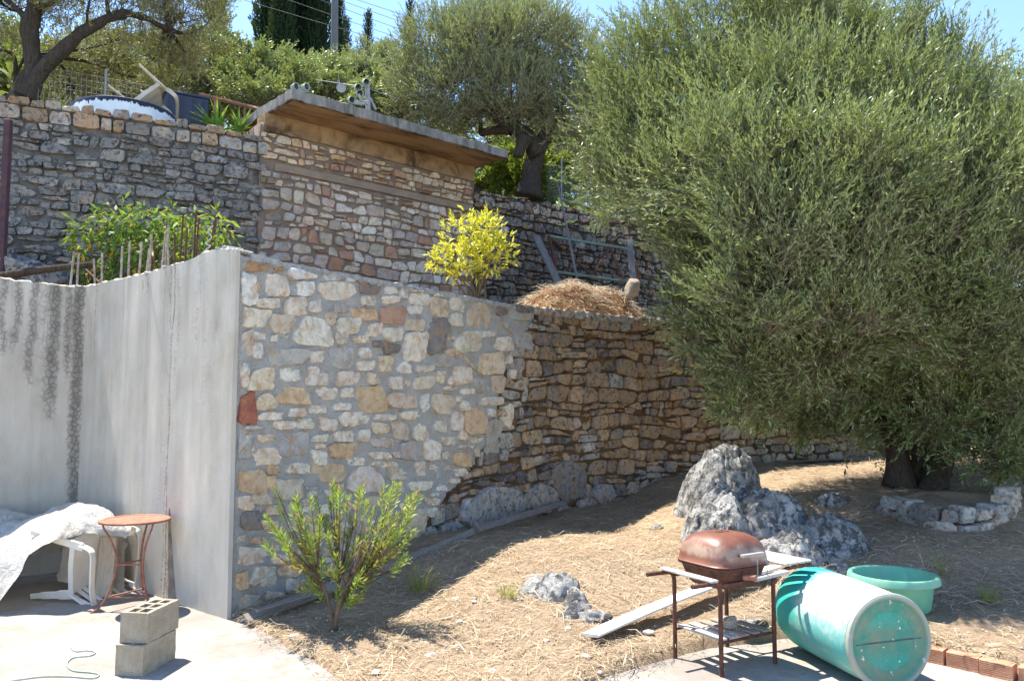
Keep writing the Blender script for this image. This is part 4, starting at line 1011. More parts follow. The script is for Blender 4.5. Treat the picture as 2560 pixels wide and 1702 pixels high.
def sample_lobes(lobes, n, seed, up=.35, inner=.55, rand=.45, hang=0.0, clump=0):
    rg = np.random.default_rng(seed)
    C = np.array([[*at(q[0], q[1], q[2])] for q in lobes]); S = np.array([[q[3] * q[2] / FPX, (q[3] + q[4]) * .45 * q[2] / FPX, q[4] * q[2] / FPX] for q in lobes])
    wt = S[:, 0] * S[:, 2] + S[:, 0] * S[:, 1]; wt /= wt.sum()
    i = rg.choice(len(lobes), n, p=wt)
    d = rg.normal(size=(n, 3)); d /= np.linalg.norm(d, axis=1, keepdims=True)
    r = inner + (1.03 - inner) * rg.uniform(0, 1, n) ** .6
    P = C[i] + d * S[i] * r[:, None]
    D = d * np.array([1, 1, .8]) + np.array([0, 0, up]) + rg.normal(size=(n, 3)) * rand
    low = d[:, 2] < -.3; D[low, 2] -= hang
    lt = rg.uniform(.30, .60, len(lobes)); T = lt[i] + rg.normal(0, .10, n)
    if clump:                                                        # sprays: sprigs gathered along common shoots
        sd_ = rg.integers(0, n, max(1, n // clump)); j = sd_[rg.integers(0, len(sd_), n)]
        sp = S.mean(1)[i[j]][:, None]; along = rg.normal(0, .15, (n, 1)) * sp; Dn = D[j] / np.linalg.norm(D[j], axis=1, keepdims=True)
        P = P[j] + Dn * along + rg.normal(0, .17, (n, 3)) * sp; T = T[j] + rg.normal(0, .06, n); D = D[j] + rg.normal(size=(n, 3)) * .32
    return P, D, T, C, S
def tree(name, label, cat, base, lobes, trunks, n, nleaf, ll, lw, mat, seed, up=.35, inner=.5, stem=.22, ang=.75, hang=0.0, droop=0.0, group=None, rand=.45, limbs=True, bark='bark', stemw=.0022, clump=16):
    o = thing(name, label, cat, base, (0, 0, 0), group); b = np.array(base)
    rr = random.Random(seed)
    P, D, T, C, S = sample_lobes(lobes, n, seed, up, inner, rand, hang, clump)
    rg = np.random.default_rng(seed + 1); L = stem * rg.uniform(.7, 1.3, n)
    V, F, TT = leaf_cloud(P - b, D, L, nleaf, ll, lw, ang, T, seed + 2, droop)
    link('crown', np_mesh('crown', V, F, TT), M[mat], o, None, 'stuff')
    V, F = stems(P - b, D, L, stemw); link('twigs', np_mesh('twigs', V, F), M['twig'], o, None, 'stuff')
    tips = []
    for k, (pts, r0, r1) in enumerate(trunks):
        pp = smooth_path(pts, 5); m = len(pp)
        v, f = tube(pp, [lerp(r0, r1, (i / (m - 1)) ** .8) * (1 + .35 * max(0, 1 - i / 4) if k == 0 or r0 > .1 else 1) for i in range(m)], 12)
        ctr = [pp[i // 12] for i in range(len(v))]
        v = [p + (p - c).normalized() * (lerp(r0, r1, .4) * (.30 * fbm((p.x * 5, p.y * 5, p.z * 1.6), 3) + .10 * fbm((p.x * 17, p.y * 17, p.z * 4), 3))) for p, c in zip(v, ctr)]
        part('trunk' if k == 0 else 'limb', (v, f), M[bark], o, 180, True); tips += [pp[-1], pp[int(m * .75)], pp[m // 2]]
    if limbs:
        vf = []
        for c, s in zip(C, S):
            c = Vector(c); t = min(tips, key=lambda q: (q - c).length)
            mid = lerp(t, c, .5) + Vector((rr.uniform(-.2, .2), rr.uniform(-.2, .2), rr.uniform(-.1, .25)))
            vf.append(tube(smooth_path([t, mid, c], 4), [lerp(.045, .014, i / 8) * (1 if ll < .2 else 1.6) for i in range(9)], 5))
            for _ in range(5):
                d = Vector((rr.gauss(0, 1), rr.gauss(0, 1), rr.gauss(.4, 1))).normalized(); e = c + Vector((d.x * s[0], d.y * s[1], d.z * s[2])) * .85
                vf.append(tube([c, lerp(c, e, .5) + Vector((rr.uniform(-.06, .06), rr.uniform(-.06, .06), .05)), e], [.014, .010, .005], 4))
        part('branches', join(*vf), M[bark], o, 180, True, 'stuff')
    return o
def pxp(*pts): return [at(*p) for p in pts]

# the big olive at the right
RO = [(1640,170,9.6,130,120),(1790,120,9.2,150,120),(1960,75,9,150,110),(2090,70,8.8,110,95),(2200,150,8.6,130,110),(2340,220,8.6,130,105),(2500,300,8.5,120,105),
 (1570,310,9.6,100,130),(1700,300,9.1,150,130),(1860,270,8.5,160,130),(2030,240,8.3,170,130),(2200,290,8.1,170,130),(2380,350,8.1,160,120),(2540,420,8.1,150,130),
 (1530,440,9.6,75,95),(1650,450,8.9,130,120),(1800,420,8.3,160,130),(1970,410,8,170,130),(2140,430,7.9,170,130),(2320,490,7.9,170,130),(2500,550,8,160,130),
 (1700,590,8.8,110,110),(1800,580,8.4,140,120),(1940,570,8,160,120),(2110,590,7.9,160,120),(2290,640,8,160,120),(2470,690,8.1,160,130),
 (1705,690,8.9,75,70),(1800,720,8.5,115,90),(1930,730,8.2,150,110),(2090,740,8.1,150,110),(2260,770,8.3,150,110),(2430,820,8.3,150,110),(2550,830,8.3,100,110),
 (1800,830,8.8,75,75),(1900,860,8.5,110,95),(2040,870,8.4,130,90),(2200,880,8.7,110,70),(2440,930,8.7,100,80),(2550,960,8.6,100,110),
 (1880,960,8.8,70,65),(1980,950,8.9,70,55),(2090,960,9.1,60,45),(2260,1030,9.1,45,45),(2500,1070,9.0,70,60),(2400,1030,9.3,40,50),(1830,900,8.9,50,50),
 (1625,560,9.4,40,45),(1660,655,9.3,40,40),(1680,745,9.3,40,35)]
ROB = [(1650,770,9.1,60,60),(1690,860,9.0,60,60),(1745,950,9.0,60,60),(1810,1020,9.1,60,35),(1900,1010,9.6,70,45),(2010,1040,9.7,80,45),(2120,1080,9.3,70,45),(2170,960,9.0,90,70),(2330,1010,8.9,110,80),(2460,1120,8.9,90,60),(2560,1160,8.8,70,60),(2200,1110,10.6,60,60),(2360,1130,10.6,60,40),(2020,180,11.6,230,150),(2330,330,11.4,220,140),(2600,480,10.6,180,170),(2250,450,11.6,260,160),(2500,560,11.4,220,160),(2700,600,9.6,180,200),(2050,650,11.2,200,130),(2330,720,11.2,220,120),(2650,820,9.4,160,170),(2300,930,10.8,170,70),(2470,1010,10.6,150,90),(2180,1000,10.9,90,60),(2600,1040,9.6,110,110),(2390,1085,10.7,70,50),(2280,1085,9.4,35,45),(2420,1105,9.35,35,50),(2540,1120,9.2,70,50),(1750,330,10.6,200,180),(1980,300,10.6,260,200),(2250,380,10.4,280,220),(2460,520,10.2,200,180),(1950,560,10.2,230,160),(2250,650,10.2,240,150),(2480,720,10.2,180,150)]  # includes back and off-frame lobes added to shade trunk and ground
tb = atz(2300, 1222, .70)
RO = [(q[0] + (60 if q[0] < 1860 and q[1] > 520 else 0), *q[1:]) for q in RO]
ROB = [(q[0] + (75 if q[0] < 1860 and q[1] > 520 else 0), *q[1:]) for q in ROB] + [(1850, 430, 11.2, 180, 130), (1980, 520, 11.6, 200, 120), (2150, 560, 11.8, 200, 120), (2300, 600, 11.5, 200, 120), (1900, 620, 10.9, 130, 80)]  # last lobes hidden behind the crown, added to shade the ground
RO = [(q[0], q[1], q[2] - (.5 if q[2] < 8.35 and q[1] > 350 else .0), q[3], q[4]) for q in RO]
tree('olive_tree', 'huge many stemmed olive tree hanging over the dry stone wall and the rocks', 'tree', tb, RO + ROB[:16],
     [(pxp((2330,1238,9.6),(2352,1150,9.65),(2380,1060,9.7),(2410,960,9.6),(2450,880,9.5),(2490,700,9.3)), .17, .06),
      (pxp((2252,1212,9.75),(2240,1110,9.7),(2215,1050,9.6),(2140,960,9.4),(2075,880,9.2),(1960,760,8.9),(1820,640,8.8)), .16, .04),
      (pxp((2300,1228,9.85),(2305,1130,9.9),(2320,1010,9.9),(2300,850,9.7),(2230,600,9.4),(2180,350,9.2)), .13, .04),
      (pxp((2140,960,9.4),(2100,800,9.4),(1980,560,9.3),(1900,330,9.3)), .08, .03)],
     40000, 12, .060, .0145, 'olive', 11, .75, .45, .26, .55, .05, stemw=.0025)
bo_ = bpy.data.objects['olive_tree']
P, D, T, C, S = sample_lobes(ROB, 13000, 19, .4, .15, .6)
V, F, TT = leaf_cloud(P - np.array(tb), D, np.full(len(P), .3), 9, .085, .026, .7, T - .15, 20)  # tint lowered: shade inside the crown put into the leaf colour
rgs = np.random.default_rng(29); Ps, Ds, Ts, C, S = sample_lobes(RO, 5200, 27, .9, .92, .35)
up_k = Ds[:, 2] > .1; Ps, Ds, Ts = Ps[up_k][:2600], Ds[up_k][:2600], Ts[up_k][:2600]; Ls = rgs.uniform(.30, .62, len(Ps))
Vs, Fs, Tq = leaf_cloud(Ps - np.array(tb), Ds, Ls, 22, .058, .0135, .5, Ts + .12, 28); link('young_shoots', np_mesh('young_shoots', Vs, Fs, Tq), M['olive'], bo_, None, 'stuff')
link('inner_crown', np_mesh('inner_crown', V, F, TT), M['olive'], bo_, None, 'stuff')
# the pruned olive behind the canopy
CO = [(1090,130,15.6,105,95),(1190,70,15.6,90,70),(1210,130,15,120,95),(1330,110,15.2,110,95),(1420,170,15.6,90,100),(1480,230,15.8,60,80),(1050,220,15.6,75,85),(1150,230,15,110,80),
 (1280,230,14.9,110,80),(1400,270,15.2,90,70),(1020,290,16,50,55),(1110,310,15.6,70,45),(1220,290,16.3,70,40),(1320,300,16.2,90,35),(1470,330,16,60,60),(1290,60,15.8,90,50)]
tb = at(1322, 484, 15.6)
tree('olive_tree', 'old pruned olive with thick dark forked trunk behind the concrete canopy', 'tree', tb, CO,
     [(pxp((1318,492,15.6),(1328,440,15.6),(1338,400,15.6),(1352,365,15.55),(1368,345,15.5)), .21, .15),
      (pxp((1345,385,15.5),(1320,345,15.4),(1285,318,15.35),(1255,300,15.3),(1232,280,15.3),(1215,262,15.3)), .17, .09),
      (pxp((1275,320,15.4),(1240,326,15.5),(1200,332,15.7)), .11, .08), (pxp((1310,350,15.3),(1300,375,15.2),(1296,392,15.2)), .13, .10),
      (pxp((1240,285,15.3),(1200,180,15.3),(1150,120,15.4)), .06, .02), (pxp((1360,350,15.5),(1350,250,15.4),(1330,150,15.4)), .05, .02), (pxp((1368,350,15.5),(1400,280,15.4),(1420,200,15.5)), .05, .02), (pxp((1200,332,15.7),(1195,290,15.7),(1120,200,15.7)), .05, .02)],
     7600, 13, .082, .020, 'olive_far', 23, .9, .5, .34, .5, stemw=.004, clump=0)
# another olive filling the gap between the two
tb = at(1530, 520, 18.5)
tree('olive_tree', 'silvery olive tree between the pruned olive and the huge one', 'tree', tb,
     [(1440,390,18.2,55,60),(1510,300,18,70,90),(1560,200,18.5,70,90),(1500,420,17.6,80,80),(1560,470,17.4,70,70),(1600,380,17.5,80,100),(1640,500,17,70,70),(1440,460,18.2,40,40)],
     [(pxp((1530,530,18.5),(1535,440,18.5),(1530,330,18.5)), .15, .06)], 2600, 12, .095, .023, 'olive_far', 31, .4, .3, .36, .6, stemw=.004)
# the olive at the upper left
LO = [(40,30,12.8,110,90),(190,-10,12.6,120,80),(330,0,13,120,80),(450,60,13.6,100,90),(390,140,14,100,65),(270,110,14.6,120,70),(140,120,14.8,90,60),(520,60,14,60,70),(310,190,15,110,50),(420,220,15,80,45),
 (-60,120,13,80,100),(60,-120,12.5,160,90),(260,-130,12.8,180,90),(450,-70,13.2,130,90),(180,215,15.5,90,40),(480,170,15,70,70)]  # includes crown lobes above the frame, added to give shade
tb = at(62, 250, 12.5)
tree('olive_tree', 'old olive with a leaning double trunk above the left end of the upper wall', 'tree', tb, LO,
     [(pxp((52,262,12.5),(62,225,12.5),(84,180,12.5),(80,120,12.45),(76,70,12.4),(90,10,12.4),(95,-80,12.4)), .19, .10),
      (pxp((66,245,12.45),(100,185,12.45),(150,130,12.45),(205,82,12.5),(275,45,12.6),(335,36,12.8),(420,75,13.2)), .15, .04),
      (pxp((76,60,12.4),(40,20,12.4),(0,-10,12.4)), .07, .03), (pxp((88,40,12.4),(130,5,12.4),(180,-40,12.4)), .06, .03), (pxp((272,46,12.6),(268,10,12.6),(262,-40,12.6)), .045, .02), (pxp((220,75,12.5),(218,40,12.6),(225,0,12.6)), .035, .015),(pxp((30,240,13.5),(40,190,13.5),(62,140,13.6)), .03, .02)],
     5200, 12, .072, .018, 'olive_dry', 41, .2, .35, .30, .7, .3, stemw=.003)
# shrubs and trees on the slope behind
def px_bush(label, lobes, n, seed, mat='oak', ll=.085, lw=.042, group=None, name='bush', cat='bush', base=None, nleaf=10, stem=.25, r=.10, up=.3):
    x = sum(q[0] for q in lobes) / len(lobes); yb = max(q[1] + q[4] for q in lobes); Y = max(q[2] for q in lobes) + .3
    b = at(x, yb, Y); b.z = min(b.z, hill_z(b.x, b.y)) - .1; t = at(x, lobes[0][1], Y)
    return tree(name, label, cat, b, lobes, [([b, lerp(b, t, .5) + Vector((.1, 0, 0)), t], r, r * .4)], n, nleaf, ll, lw, mat, seed, up, .3, stem, .9, limbs=True, stemw=.004)
px_bush('leafy shrub tree left of the utility pole above the orange rail', [(640,200,18,95,55),(600,150,19,50,45),(690,185,19,60,45),(725,215,18,80,50),(640,255,17,100,45),(740,255,17.2,65,38)], 3300, 51)
px_bush('leafy shrub tree directly behind the utility pole', [(780,195,21,55,35),(830,205,20,80,45),(790,240,19,80,42),(880,195,21.5,50,40),(860,240,19,65,40)], 2500, 52)
px_bush('tall sparse shrub beside the upper left olive and the sky gap', [(540,80,19,28,50),(565,140,18.5,45,50),(520,160,18,60,70),(550,230,17.5,70,50)], 2200, 53)
px_bush('dark round bush right behind the floodlight cluster', [(955,235,16.5,45,40),(930,270,16.4,40,30),(985,275,16.5,35,30)], 1300, 54, 'cypress' if False else 'oak')
px_bush('pale silvery small olive on the slope left of the pruned olive', [(930,150,23,50,35),(960,180,22,50,45),(900,200,21,50,45),(985,150,23,40,30)], 1900, 55, 'olive_far', .12, .03)
px_bush('bright green laurel bush under the pruned olive', [(1230,420,17.5,70,45),(1300,440,17.2,60,45),(1200,460,17,40,35),(1380,430,17.8,50,45),(1385,480,17.2,35,25)], 2000, 56, 'bright', .10, .045)
px_bush('sunlit green bush behind the left olive trunk', [(20,190,17,70,60),(100,200,17,60,60),(-30,120,17.5,70,80),(170,200,17,70,60)], 2200, 57, 'bright', .09, .04)
px_bush('tangled bush behind the water tank and tipped chair', [(300,230,17,90,60),(400,240,16.8,80,50),(470,230,17,60,60),(350,160,18,110,60),(230,150,18,90,70)], 3000, 58, 'olive_dry', .085, .035)
px_bush('deep green scrub behind the huge olive trunk at the wall end', [(2180,1050,14.2,80,80),(2260,1080,14,60,60),(2120,1000,14.5,60,60),(2400,1070,14.5,90,50),(2520,1040,15,90,60),(2540,930,16,80,80),(2440,930,17,60,40)], 3600, 59, 'oak', .09, .035)
px_bush('mid green scrub filling the gap under the pruned olive crown', [(1110,330,19.5,70,55),(1230,365,19,90,50),(1390,370,19.5,100,60),(1310,330,20,90,50),(1480,390,19.5,70,60)], 2600, 60, 'oak', .09, .04)
# scrub covering the hill beyond: one mass
rg = np.random.default_rng(77); n = 7000
u_ = rg.uniform(-14, 45, n); d_ = rg.uniform(7, 40, n); P = np.zeros((n, 3))
for i in range(n):
    p, nn = UP.at(u_[i]); q = p - nn * d_[i]; P[i] = (q.x, q.y, hill_z(q.x, q.y) + abs(rg.normal(0, .9)))
D = rg.normal(size=(n, 3)) + np.array([0, -.4, 1.0])
V, F, TT = leaf_cloud(P, D, np.full(n, .8), 9, .34, .16, .9, rg.uniform(.2, .6, n), 78)
link('hillside_scrub', np_mesh('hillside_scrub', V, F, TT), M['oak'], None, None, 'stuff')
# cypresses
def cypress(px, py_top, Y, wpx, label, seed, group=None, n=2600, lean=0):
    top = at(px, py_top, Y); r = wpx * Y / FPX / 2; b = at(px, 300, Y); b.z = min(hill_z(b.x, b.y), b.z) - .2
    o = thing('cypress_tree', label, 'tree', b, (0, 0, 0), group); H_ = top.z - b.z
    rg = np.random.default_rng(seed); z = rg.uniform(.03, 1, n) ** .85; th = rg.uniform(0, 6.283, n)
    prof_ = r * np.minimum(1, (1 - z) * 3.4) ** .75 * (.82 + .18 * np.sin(z * 23 + th * 2)) * np.minimum(1, .55 + z * 2)
    rad = prof_ * rg.uniform(.75, 1.05, n)
    P = np.stack([rad * np.cos(th), rad * np.sin(th), z * H_], 1); D = np.stack([np.cos(th) * .35, np.sin(th) * .35, np.ones(n)], 1) + rg.normal(0, .12, (n, 3))
    V, F, TT = leaf_cloud(P, D, np.full(n, .5), 8, .26 * max(.5, r), .10 * max(.5, r), .35, rg.uniform(.2, .7, n), seed + 1)
    link('crown', np_mesh('crown', V, F, TT), M['cypress'], o, None, 'stuff')
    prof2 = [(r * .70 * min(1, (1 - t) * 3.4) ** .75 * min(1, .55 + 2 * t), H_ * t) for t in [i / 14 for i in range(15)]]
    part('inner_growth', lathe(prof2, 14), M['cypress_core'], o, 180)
    part('trunk', tube([(0, 0, -.3), (0, 0, H_ * .4)], [.18, .1], 8), M['bark'], o, 180)
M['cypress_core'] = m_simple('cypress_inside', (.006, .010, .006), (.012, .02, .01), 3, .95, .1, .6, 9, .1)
for k, a in enumerate([(672, -190, 38, 80, 'very tall dark cypress at the edge of the open sky'), (735, -230, 39, 85, 'tallest dark cypress in the middle of its dense clump'), (792, -150, 38, 66, 'tall dark cypress next to the utility pole'), (700, -120, 36.5, 60, 'shorter cypress in front of the dense clump'),
    (843, -20, 42, 36, 'slim cypress half hidden by the utility pole'), (861, 62, 43, 30, 'short ragged cypress right of the utility pole'), (917, 42, 48, 28, 'small lone cypress standing against open sky'), (1022, 4, 50, 34, 'thin ragged cypress beside the pruned olive crown'), (983, 118, 52, 22, 'tiny far cypress low between two lone ones'), (540, -60, 40, 30, 'dark cypress peeping above the upper left olive')]):
    cypress(a[0], a[1], a[2], a[3], a[4], 100 + k, 'cypresses on the hill', 1900 if k < 4 else 900)
# utility pole and wires
pb = at(835, 215, 26); pb.z = hill_z(pb.x, pb.y) - .3; pt = at(838, -120, 26)
M['pole_wood'] = m_wood('pole_wood', (.10, .10, .115), (.17, .17, .18), (10, 10, .8))
up_ = thing('utility_pole', 'grey wooden utility pole rising from the shrubs beside the cypresses', 'pole', pb)
part('shaft', tube([(0, 0, 0), (0, 0, (pt.z - pb.z) / 2), (pt.x - pb.x, pt.y - pb.y, pt.z - pb.z)], [.15, .13, .11], 12), M['pole_wood'], up_, 60)
M['wire'] = m_simple('power_wire', (.10, .10, .11), (.16, .16, .17), 5, .6, .3, 0)
for k, (a, b) in enumerate([((545, -18), (1000, 114)), ((545, -62), (1000, 97)), ((545, -98), (1000, 75)), ((545, -112), (1008, 58)), ((545, -118), (1015, 41))]):
    a3, b3 = at(*a, 25.8), at(*b, 29); d = b3 - a3; a3 -= d * .5; b3 += d * .5
    pth = [lerp(a3, b3, i / 16) - Vector((0, 0, .5 * (.25 - (i / 16 - .5) ** 2))) + Vector((0, 0, .11)) for i in range(17)]
    o = link('power_line', py_mesh('power_line', *tube(pth, .010, 4)), M['wire'], None, 180)
    tag(o, ['lowest of the five wires crossing behind the utility pole', 'second lowest of the five wires passing the utility pole', 'middle one of the five wires passing the utility pole', 'second highest of the five wires passing the utility pole', 'highest of the five wires passing the utility pole'][k], 'wire', 'overhead wires')

# ---- small plants whose leaves can be told apart: each leaf an object of its own
def oval_me(L, w, fold, curl, mat, tints, nm='leaf'):
    out = []
    for t in tints:
        V = []
        for i, s in enumerate((0, .22, .5, .78, 1)):
            ww = w * (0, .75, 1, .62, 0)[i]; z = -curl * s * s * L
            V += [(L * s, -ww, z + fold * ww), (L * s, 0, z), (L * s, ww, z + fold * ww)]
        me = py_mesh(nm, V, grid_faces(5, 3), np.array([[t[0], t[1], 0]] * len(V))); me.materials.append(M[mat]); out.append(me)
    return out
def leafy(parent, mes, P, D, sc=(.75, 1.2), seed=1, roll=.8):
    rr = random.Random(seed)
    for p, d in zip(P, D):
        o = bpy.data.objects.new('leaf', rr.choice(mes)); COL.objects.link(o); o.parent = parent
        q = Vector(d).to_track_quat('X', 'Z').to_matrix().to_4x4()
        s = rr.uniform(*sc); o.matrix_basis = Matrix.Translation(ROOTM[parent.name].inverted() @ Vector(p)) @ q @ Matrix.Rotation(rr.uniform(-roll, roll), 4, 'X') @ Matrix.Diagonal((s, s, s, 1))
M['yellow'] = m_leaf('golden_leaf', (.42, .42, .03), (.70, .64, .06), (.80, .78, .16), (.70, .65, .08), .4, .4, (.45, .45, .03), .02, .45)
yb = at(1196, 752, 10.45)
yl = thing('golden_shrub', 'round golden yellow shrub behind the top of the mortared wall', 'shrub', yb)
LB = [(1165,600,10.4,70,60),(1215,590,10.4,55,50),(1230,640,10.3,55,50),(1165,650,10.3,75,50),(1115,650,10.3,35,35),(1190,560,10.5,55,32),(1222,548,10.5,22,20),(1250,610,10.4,32,30),(1090,655,10.3,20,14),(1150,690,10.3,30,22)]
P, D, T, C, S = sample_lobes(LB, 560, 301, .35, .35, .5)
leafy(yl, oval_me(.098, .018, .4, .35, 'yellow', [(.0, .1), (.3, .1), (.55, .2), (.95, .3), (.45, .3), (.75, .1), (.5, .99)]), P[:290], D[:290], seed=5)
V, F, TT = leaf_cloud(P[290:] - np.array(yb), D[290:], np.full(270, .09), 5, .085, .03, .6, T[290:] * .8, 303); link('inner_leaves', np_mesh('inner_leaves', V, F, TT), M['yellow'], yl, None, 'stuff')
vf = []
rr = random.Random(8)
for c in C:
    vf.append(tube(smooth_path([yb + Vector((rr.uniform(-.06, .06), 0, -.1)), lerp(Vector(yb), Vector(c), .5) + Vector((rr.uniform(-.05, .05), 0, .02)), Vector(c)], 4), [.016, .015, .013, .012, .010, .009, .008, .006, .005], 5))
for e in ((.10, .05), (-.03, .12), (.02, -.05)): vf.append(tube([yb + Vector((e[0], 0, -.05)), yb + Vector((e[0] * .6, e[1], .5))], [.02, .008], 6))
part('branches', join(*vf), M['bark_light'], yl, 180, True, 'stuff')
M['peach'] = m_leaf('drooping_leaf', (.035, .09, .018), (.09, .20, .028), (.28, .38, .045), (.12, .22, .05), .42, .4, (.55, .28, .03), .03, .45)
pb_ = at(400, 735, 9.35)
pe = thing('young_fruit_tree', 'young fruit tree with drooping green leaves behind the row of rebars', 'tree', pb_)
PB = [(285,530,9.5,40,40,.15),(240,570,9.4,50,40,.15),(320,560,9.3,60,45,.35),(380,560,9.3,50,40,.5),(430,555,9.3,45,35,.7),(480,560,9.2,55,40,.85),(540,570,9.2,40,35,.95),(250,640,9.3,60,45,.2),(330,630,9.2,60,50,.3),(410,630,9.2,60,50,.5),(490,625,9.1,60,45,.8),(550,620,9.1,30,35,.9),(220,680,9.3,40,30,.2),(320,690,9.2,70,40,.25),(200,610,9.4,25,25,.1)]
P, D, T, C, S = sample_lobes([q[:5] for q in PB], 900, 311, -.55, .2, .6)
# greener at the left, yellower at the right
mesL = [oval_me(.105, .015, .4, .45, 'peach', [(t_, .1), (min(1, t_ + .15), .2)]) for t_ in (.05, .25, .45, .65, .85)]; org = oval_me(.105, .018, .4, .4, 'peach', [(.5, .995)])
for k in range(5):
    sel = [i for i in range(290) if min(4, int(max(0, min(.99, (P[i][0] + 4.95) / 1.55)) * 5)) == k]
    leafy(pe, mesL[k] + (org if k in (0, 2) else []) * (1 if k == 0 else 1), P[sel], D[sel], (.7, 1.2), 20 + k)
tx = np.clip((P[290:, 0] + 4.95) / 1.55, 0, 1) * .7 + .1
V, F, TT = leaf_cloud(P[290:] - np.array(pb_), D[290:], np.full(610, .12), 3, .115, .034, .7, tx, 313, .3); link('inner_leaves', np_mesh('inner_leaves', V, F, TT), M['peach'], pe, None, 'stuff')
part('branches', join(*[tube(smooth_path([pb_ + Vector((0, 0, -.1)), lerp(Vector(pb_), Vector(c), .55) + Vector((0, 0, .08)), Vector(c)], 4), [.018 - .0016 * i for i in range(9)], 5) for c in C]), M['bark_light'], pe, 180, True, 'stuff')

# ------------------------------------------------------------------ foreground
def gpt(px, py):
    z = 0.0
    for _ in range(8):
        p = atz(px, py, z); z = .6 * z + .4 * gz(p.x, p.y) if _ else gz(p.x, p.y)
    p = atz(px, py, z); return p
def ribbon(path, w, t, side):
    """a moulded strip: a rectangle w wide (along side) and t thick swept along a path; w may vary"""
    P = [Vector(p) for p in path]; n = len(P); W = w if hasattr(w, '__len__') else [w] * n; V, F = [], []
    for i, p in enumerate(P):
        d = (P[min(i + 1, n - 1)] - P[max(i - 1, 0)]).normalized(); s = (Vector(side) - d * d.dot(Vector(side))).normalized(); nn = d.cross(s)
        ww = W[i] / 2; e = t * .3
        for a, b in ((-ww, -t / 2 + e), (-ww + e, -t / 2), (ww - e, -t / 2), (ww, -t / 2 + e), (ww, t / 2 - e), (ww - e, t / 2), (-ww + e, t / 2), (-ww, t / 2 - e)): V.append(p + s * a + nn * b)
    for i in range(n - 1):
        for k in range(8): l = (k + 1) % 8; F.append((i * 8 + k, i * 8 + l, (i + 1) * 8 + l, (i + 1) * 8 + k))
    F.append(tuple(range(7, -1, -1))); F.append(tuple((n - 1) * 8 + k for k in range(8)))
    return V, F

# ---- rocks
def rk(label, px, py, s, seed, rz=0, sink=.1, amp=.32, freq=1.3, sub=4, Y=None, zc=None, **k):
    c = gpt(px, py); return rock(label, (c.x, c.y, c.z - sink if zc is None else zc), s, seed, rz, sub, amp, freq, **k)
def outcrop(label, blobs, x0, x1, y0, y1, nx, ny, seed, amp, fr, sink=.10, name='limestone_outcrop'):
    """bedrock breaking through the ground: ridges, ledges and fissures over a few overlapping swells"""
    gx = np.linspace(x0, x1, nx); gy = np.linspace(y0, y1, ny); GX, GY = np.meshgrid(gx, gy, indexing='ij'); G = ground_np(GX, GY); V = []
    for i in range(nx):
        for j in range(ny):
            x, y = gx[i], gy[j]; wx = x + .10 * fbm((x * 2.2, y * 2.2, seed), 3); wy = y + .10 * fbm((x * 2.2, y * 2.2, seed + 7), 3); h = 0
            for bx_, by_, bh, br, bs in blobs:
                d = math.hypot((wx - bx_) / br, (wy - by_) / bs); h = max(h, bh * max(0, 1 - d ** 2.2))
            e = min(1, h / .25)
            rdg = 1 - abs(fbm((x * fr, y * fr, seed + 3), 5)) * 1.7
            dv = MN.voronoi((x * fr * .9 + .2 * rdg, y * fr * .9, seed * .1))[0]; crack = 1 - sstep(.0, .16, dv[1] - dv[0])
            st = h / .09; st = (math.floor(st) + sstep(.25, .8, st - math.floor(st))) * .09
            z = lerp(h, st, .45) + e * (amp * rdg + amp * .45 * fbm((x * fr * 5, y * fr * 5, seed), 4) - amp * .75 * crack)
            V.append((x + .02 * e * fbm((z * 8, y * 9, 1), 3), y - .25 * z * .2 + .02 * e * fbm((x * 9, z * 8, 5), 3), G[i, j] - sink + z))
    o = link(name, py_mesh(name, V, grid_faces(nx, ny)), M['rock'], None, 40); return tag(o, label, 'rock')
outcrop('big jagged limestone outcrop rising to a peak and sloping down towards the turquoise tub', [(2.50, 9.75, .74, .60, .52), (2.32, 8.95, .56, .46, .55), (2.10, 8.15, .54, .42, .50), (2.62, 8.25, .55, .55, .50), (2.98, 7.80, .38, .50, .45), (2.62, 7.50, .25, .55, .38), (2.95, 7.10, .14, .40, .22)], 1.55, 3.95, 6.7, 10.45, 130, 190, 3, .085, 2.6)
rk('smooth pale domed limestone rock under the big olive', 2030, 1215, (.42, .33, .22), 63, -.25, .0, .24, 1.1, 5)
rk('dark flat rock in deep shade against the end of the dry stone wall', 2080, 1160, (.55, .4, .34), 74, .2, .05, .28)
rk('small flat rock in straw between the domed rock and the planter', 2075, 1255, (.24, .15, .12), 85, -.3, .0, .28, 1.4, 4)
rk('long grey stone lying in shade beside the olive trunk', 2175, 1178, (.34, .16, .13), 86, -.2, .0, .25, 1.3, 4)
q_ = gpt(1400, 1490); outcrop('crumbling light grey limestone outcrop in the middle of the dry slope', [(q_.x - .04, q_.y + .02, .24, .27, .20), (q_.x - .20, q_.y + .10, .19, .18, .16), (q_.x + .14, q_.y - .16, .19, .18, .17), (q_.x + .08, q_.y - .34, .15, .12, .12)], q_.x - .5, q_.x + .45, q_.y - .6, q_.y + .4, 62, 66, 8, .035, 6, .06)
rk('lower ragged grey rock touching the middle outcrop', 1480, 1548, (.16, .11, .08), 98, -.5, .02, .4, 1.6, 4)
rk('small grey stone alone on the sunlit slope above the barbecue', 1644, 1322, (.09, .07, .06), 104, .2, .0, .3, 1.4, 3)
rk('low grey rock in the ground behind the barbecue shelf', 1872, 1562, (.15, .09, .07), 105, .2, .01, .34, 1.5, 4)
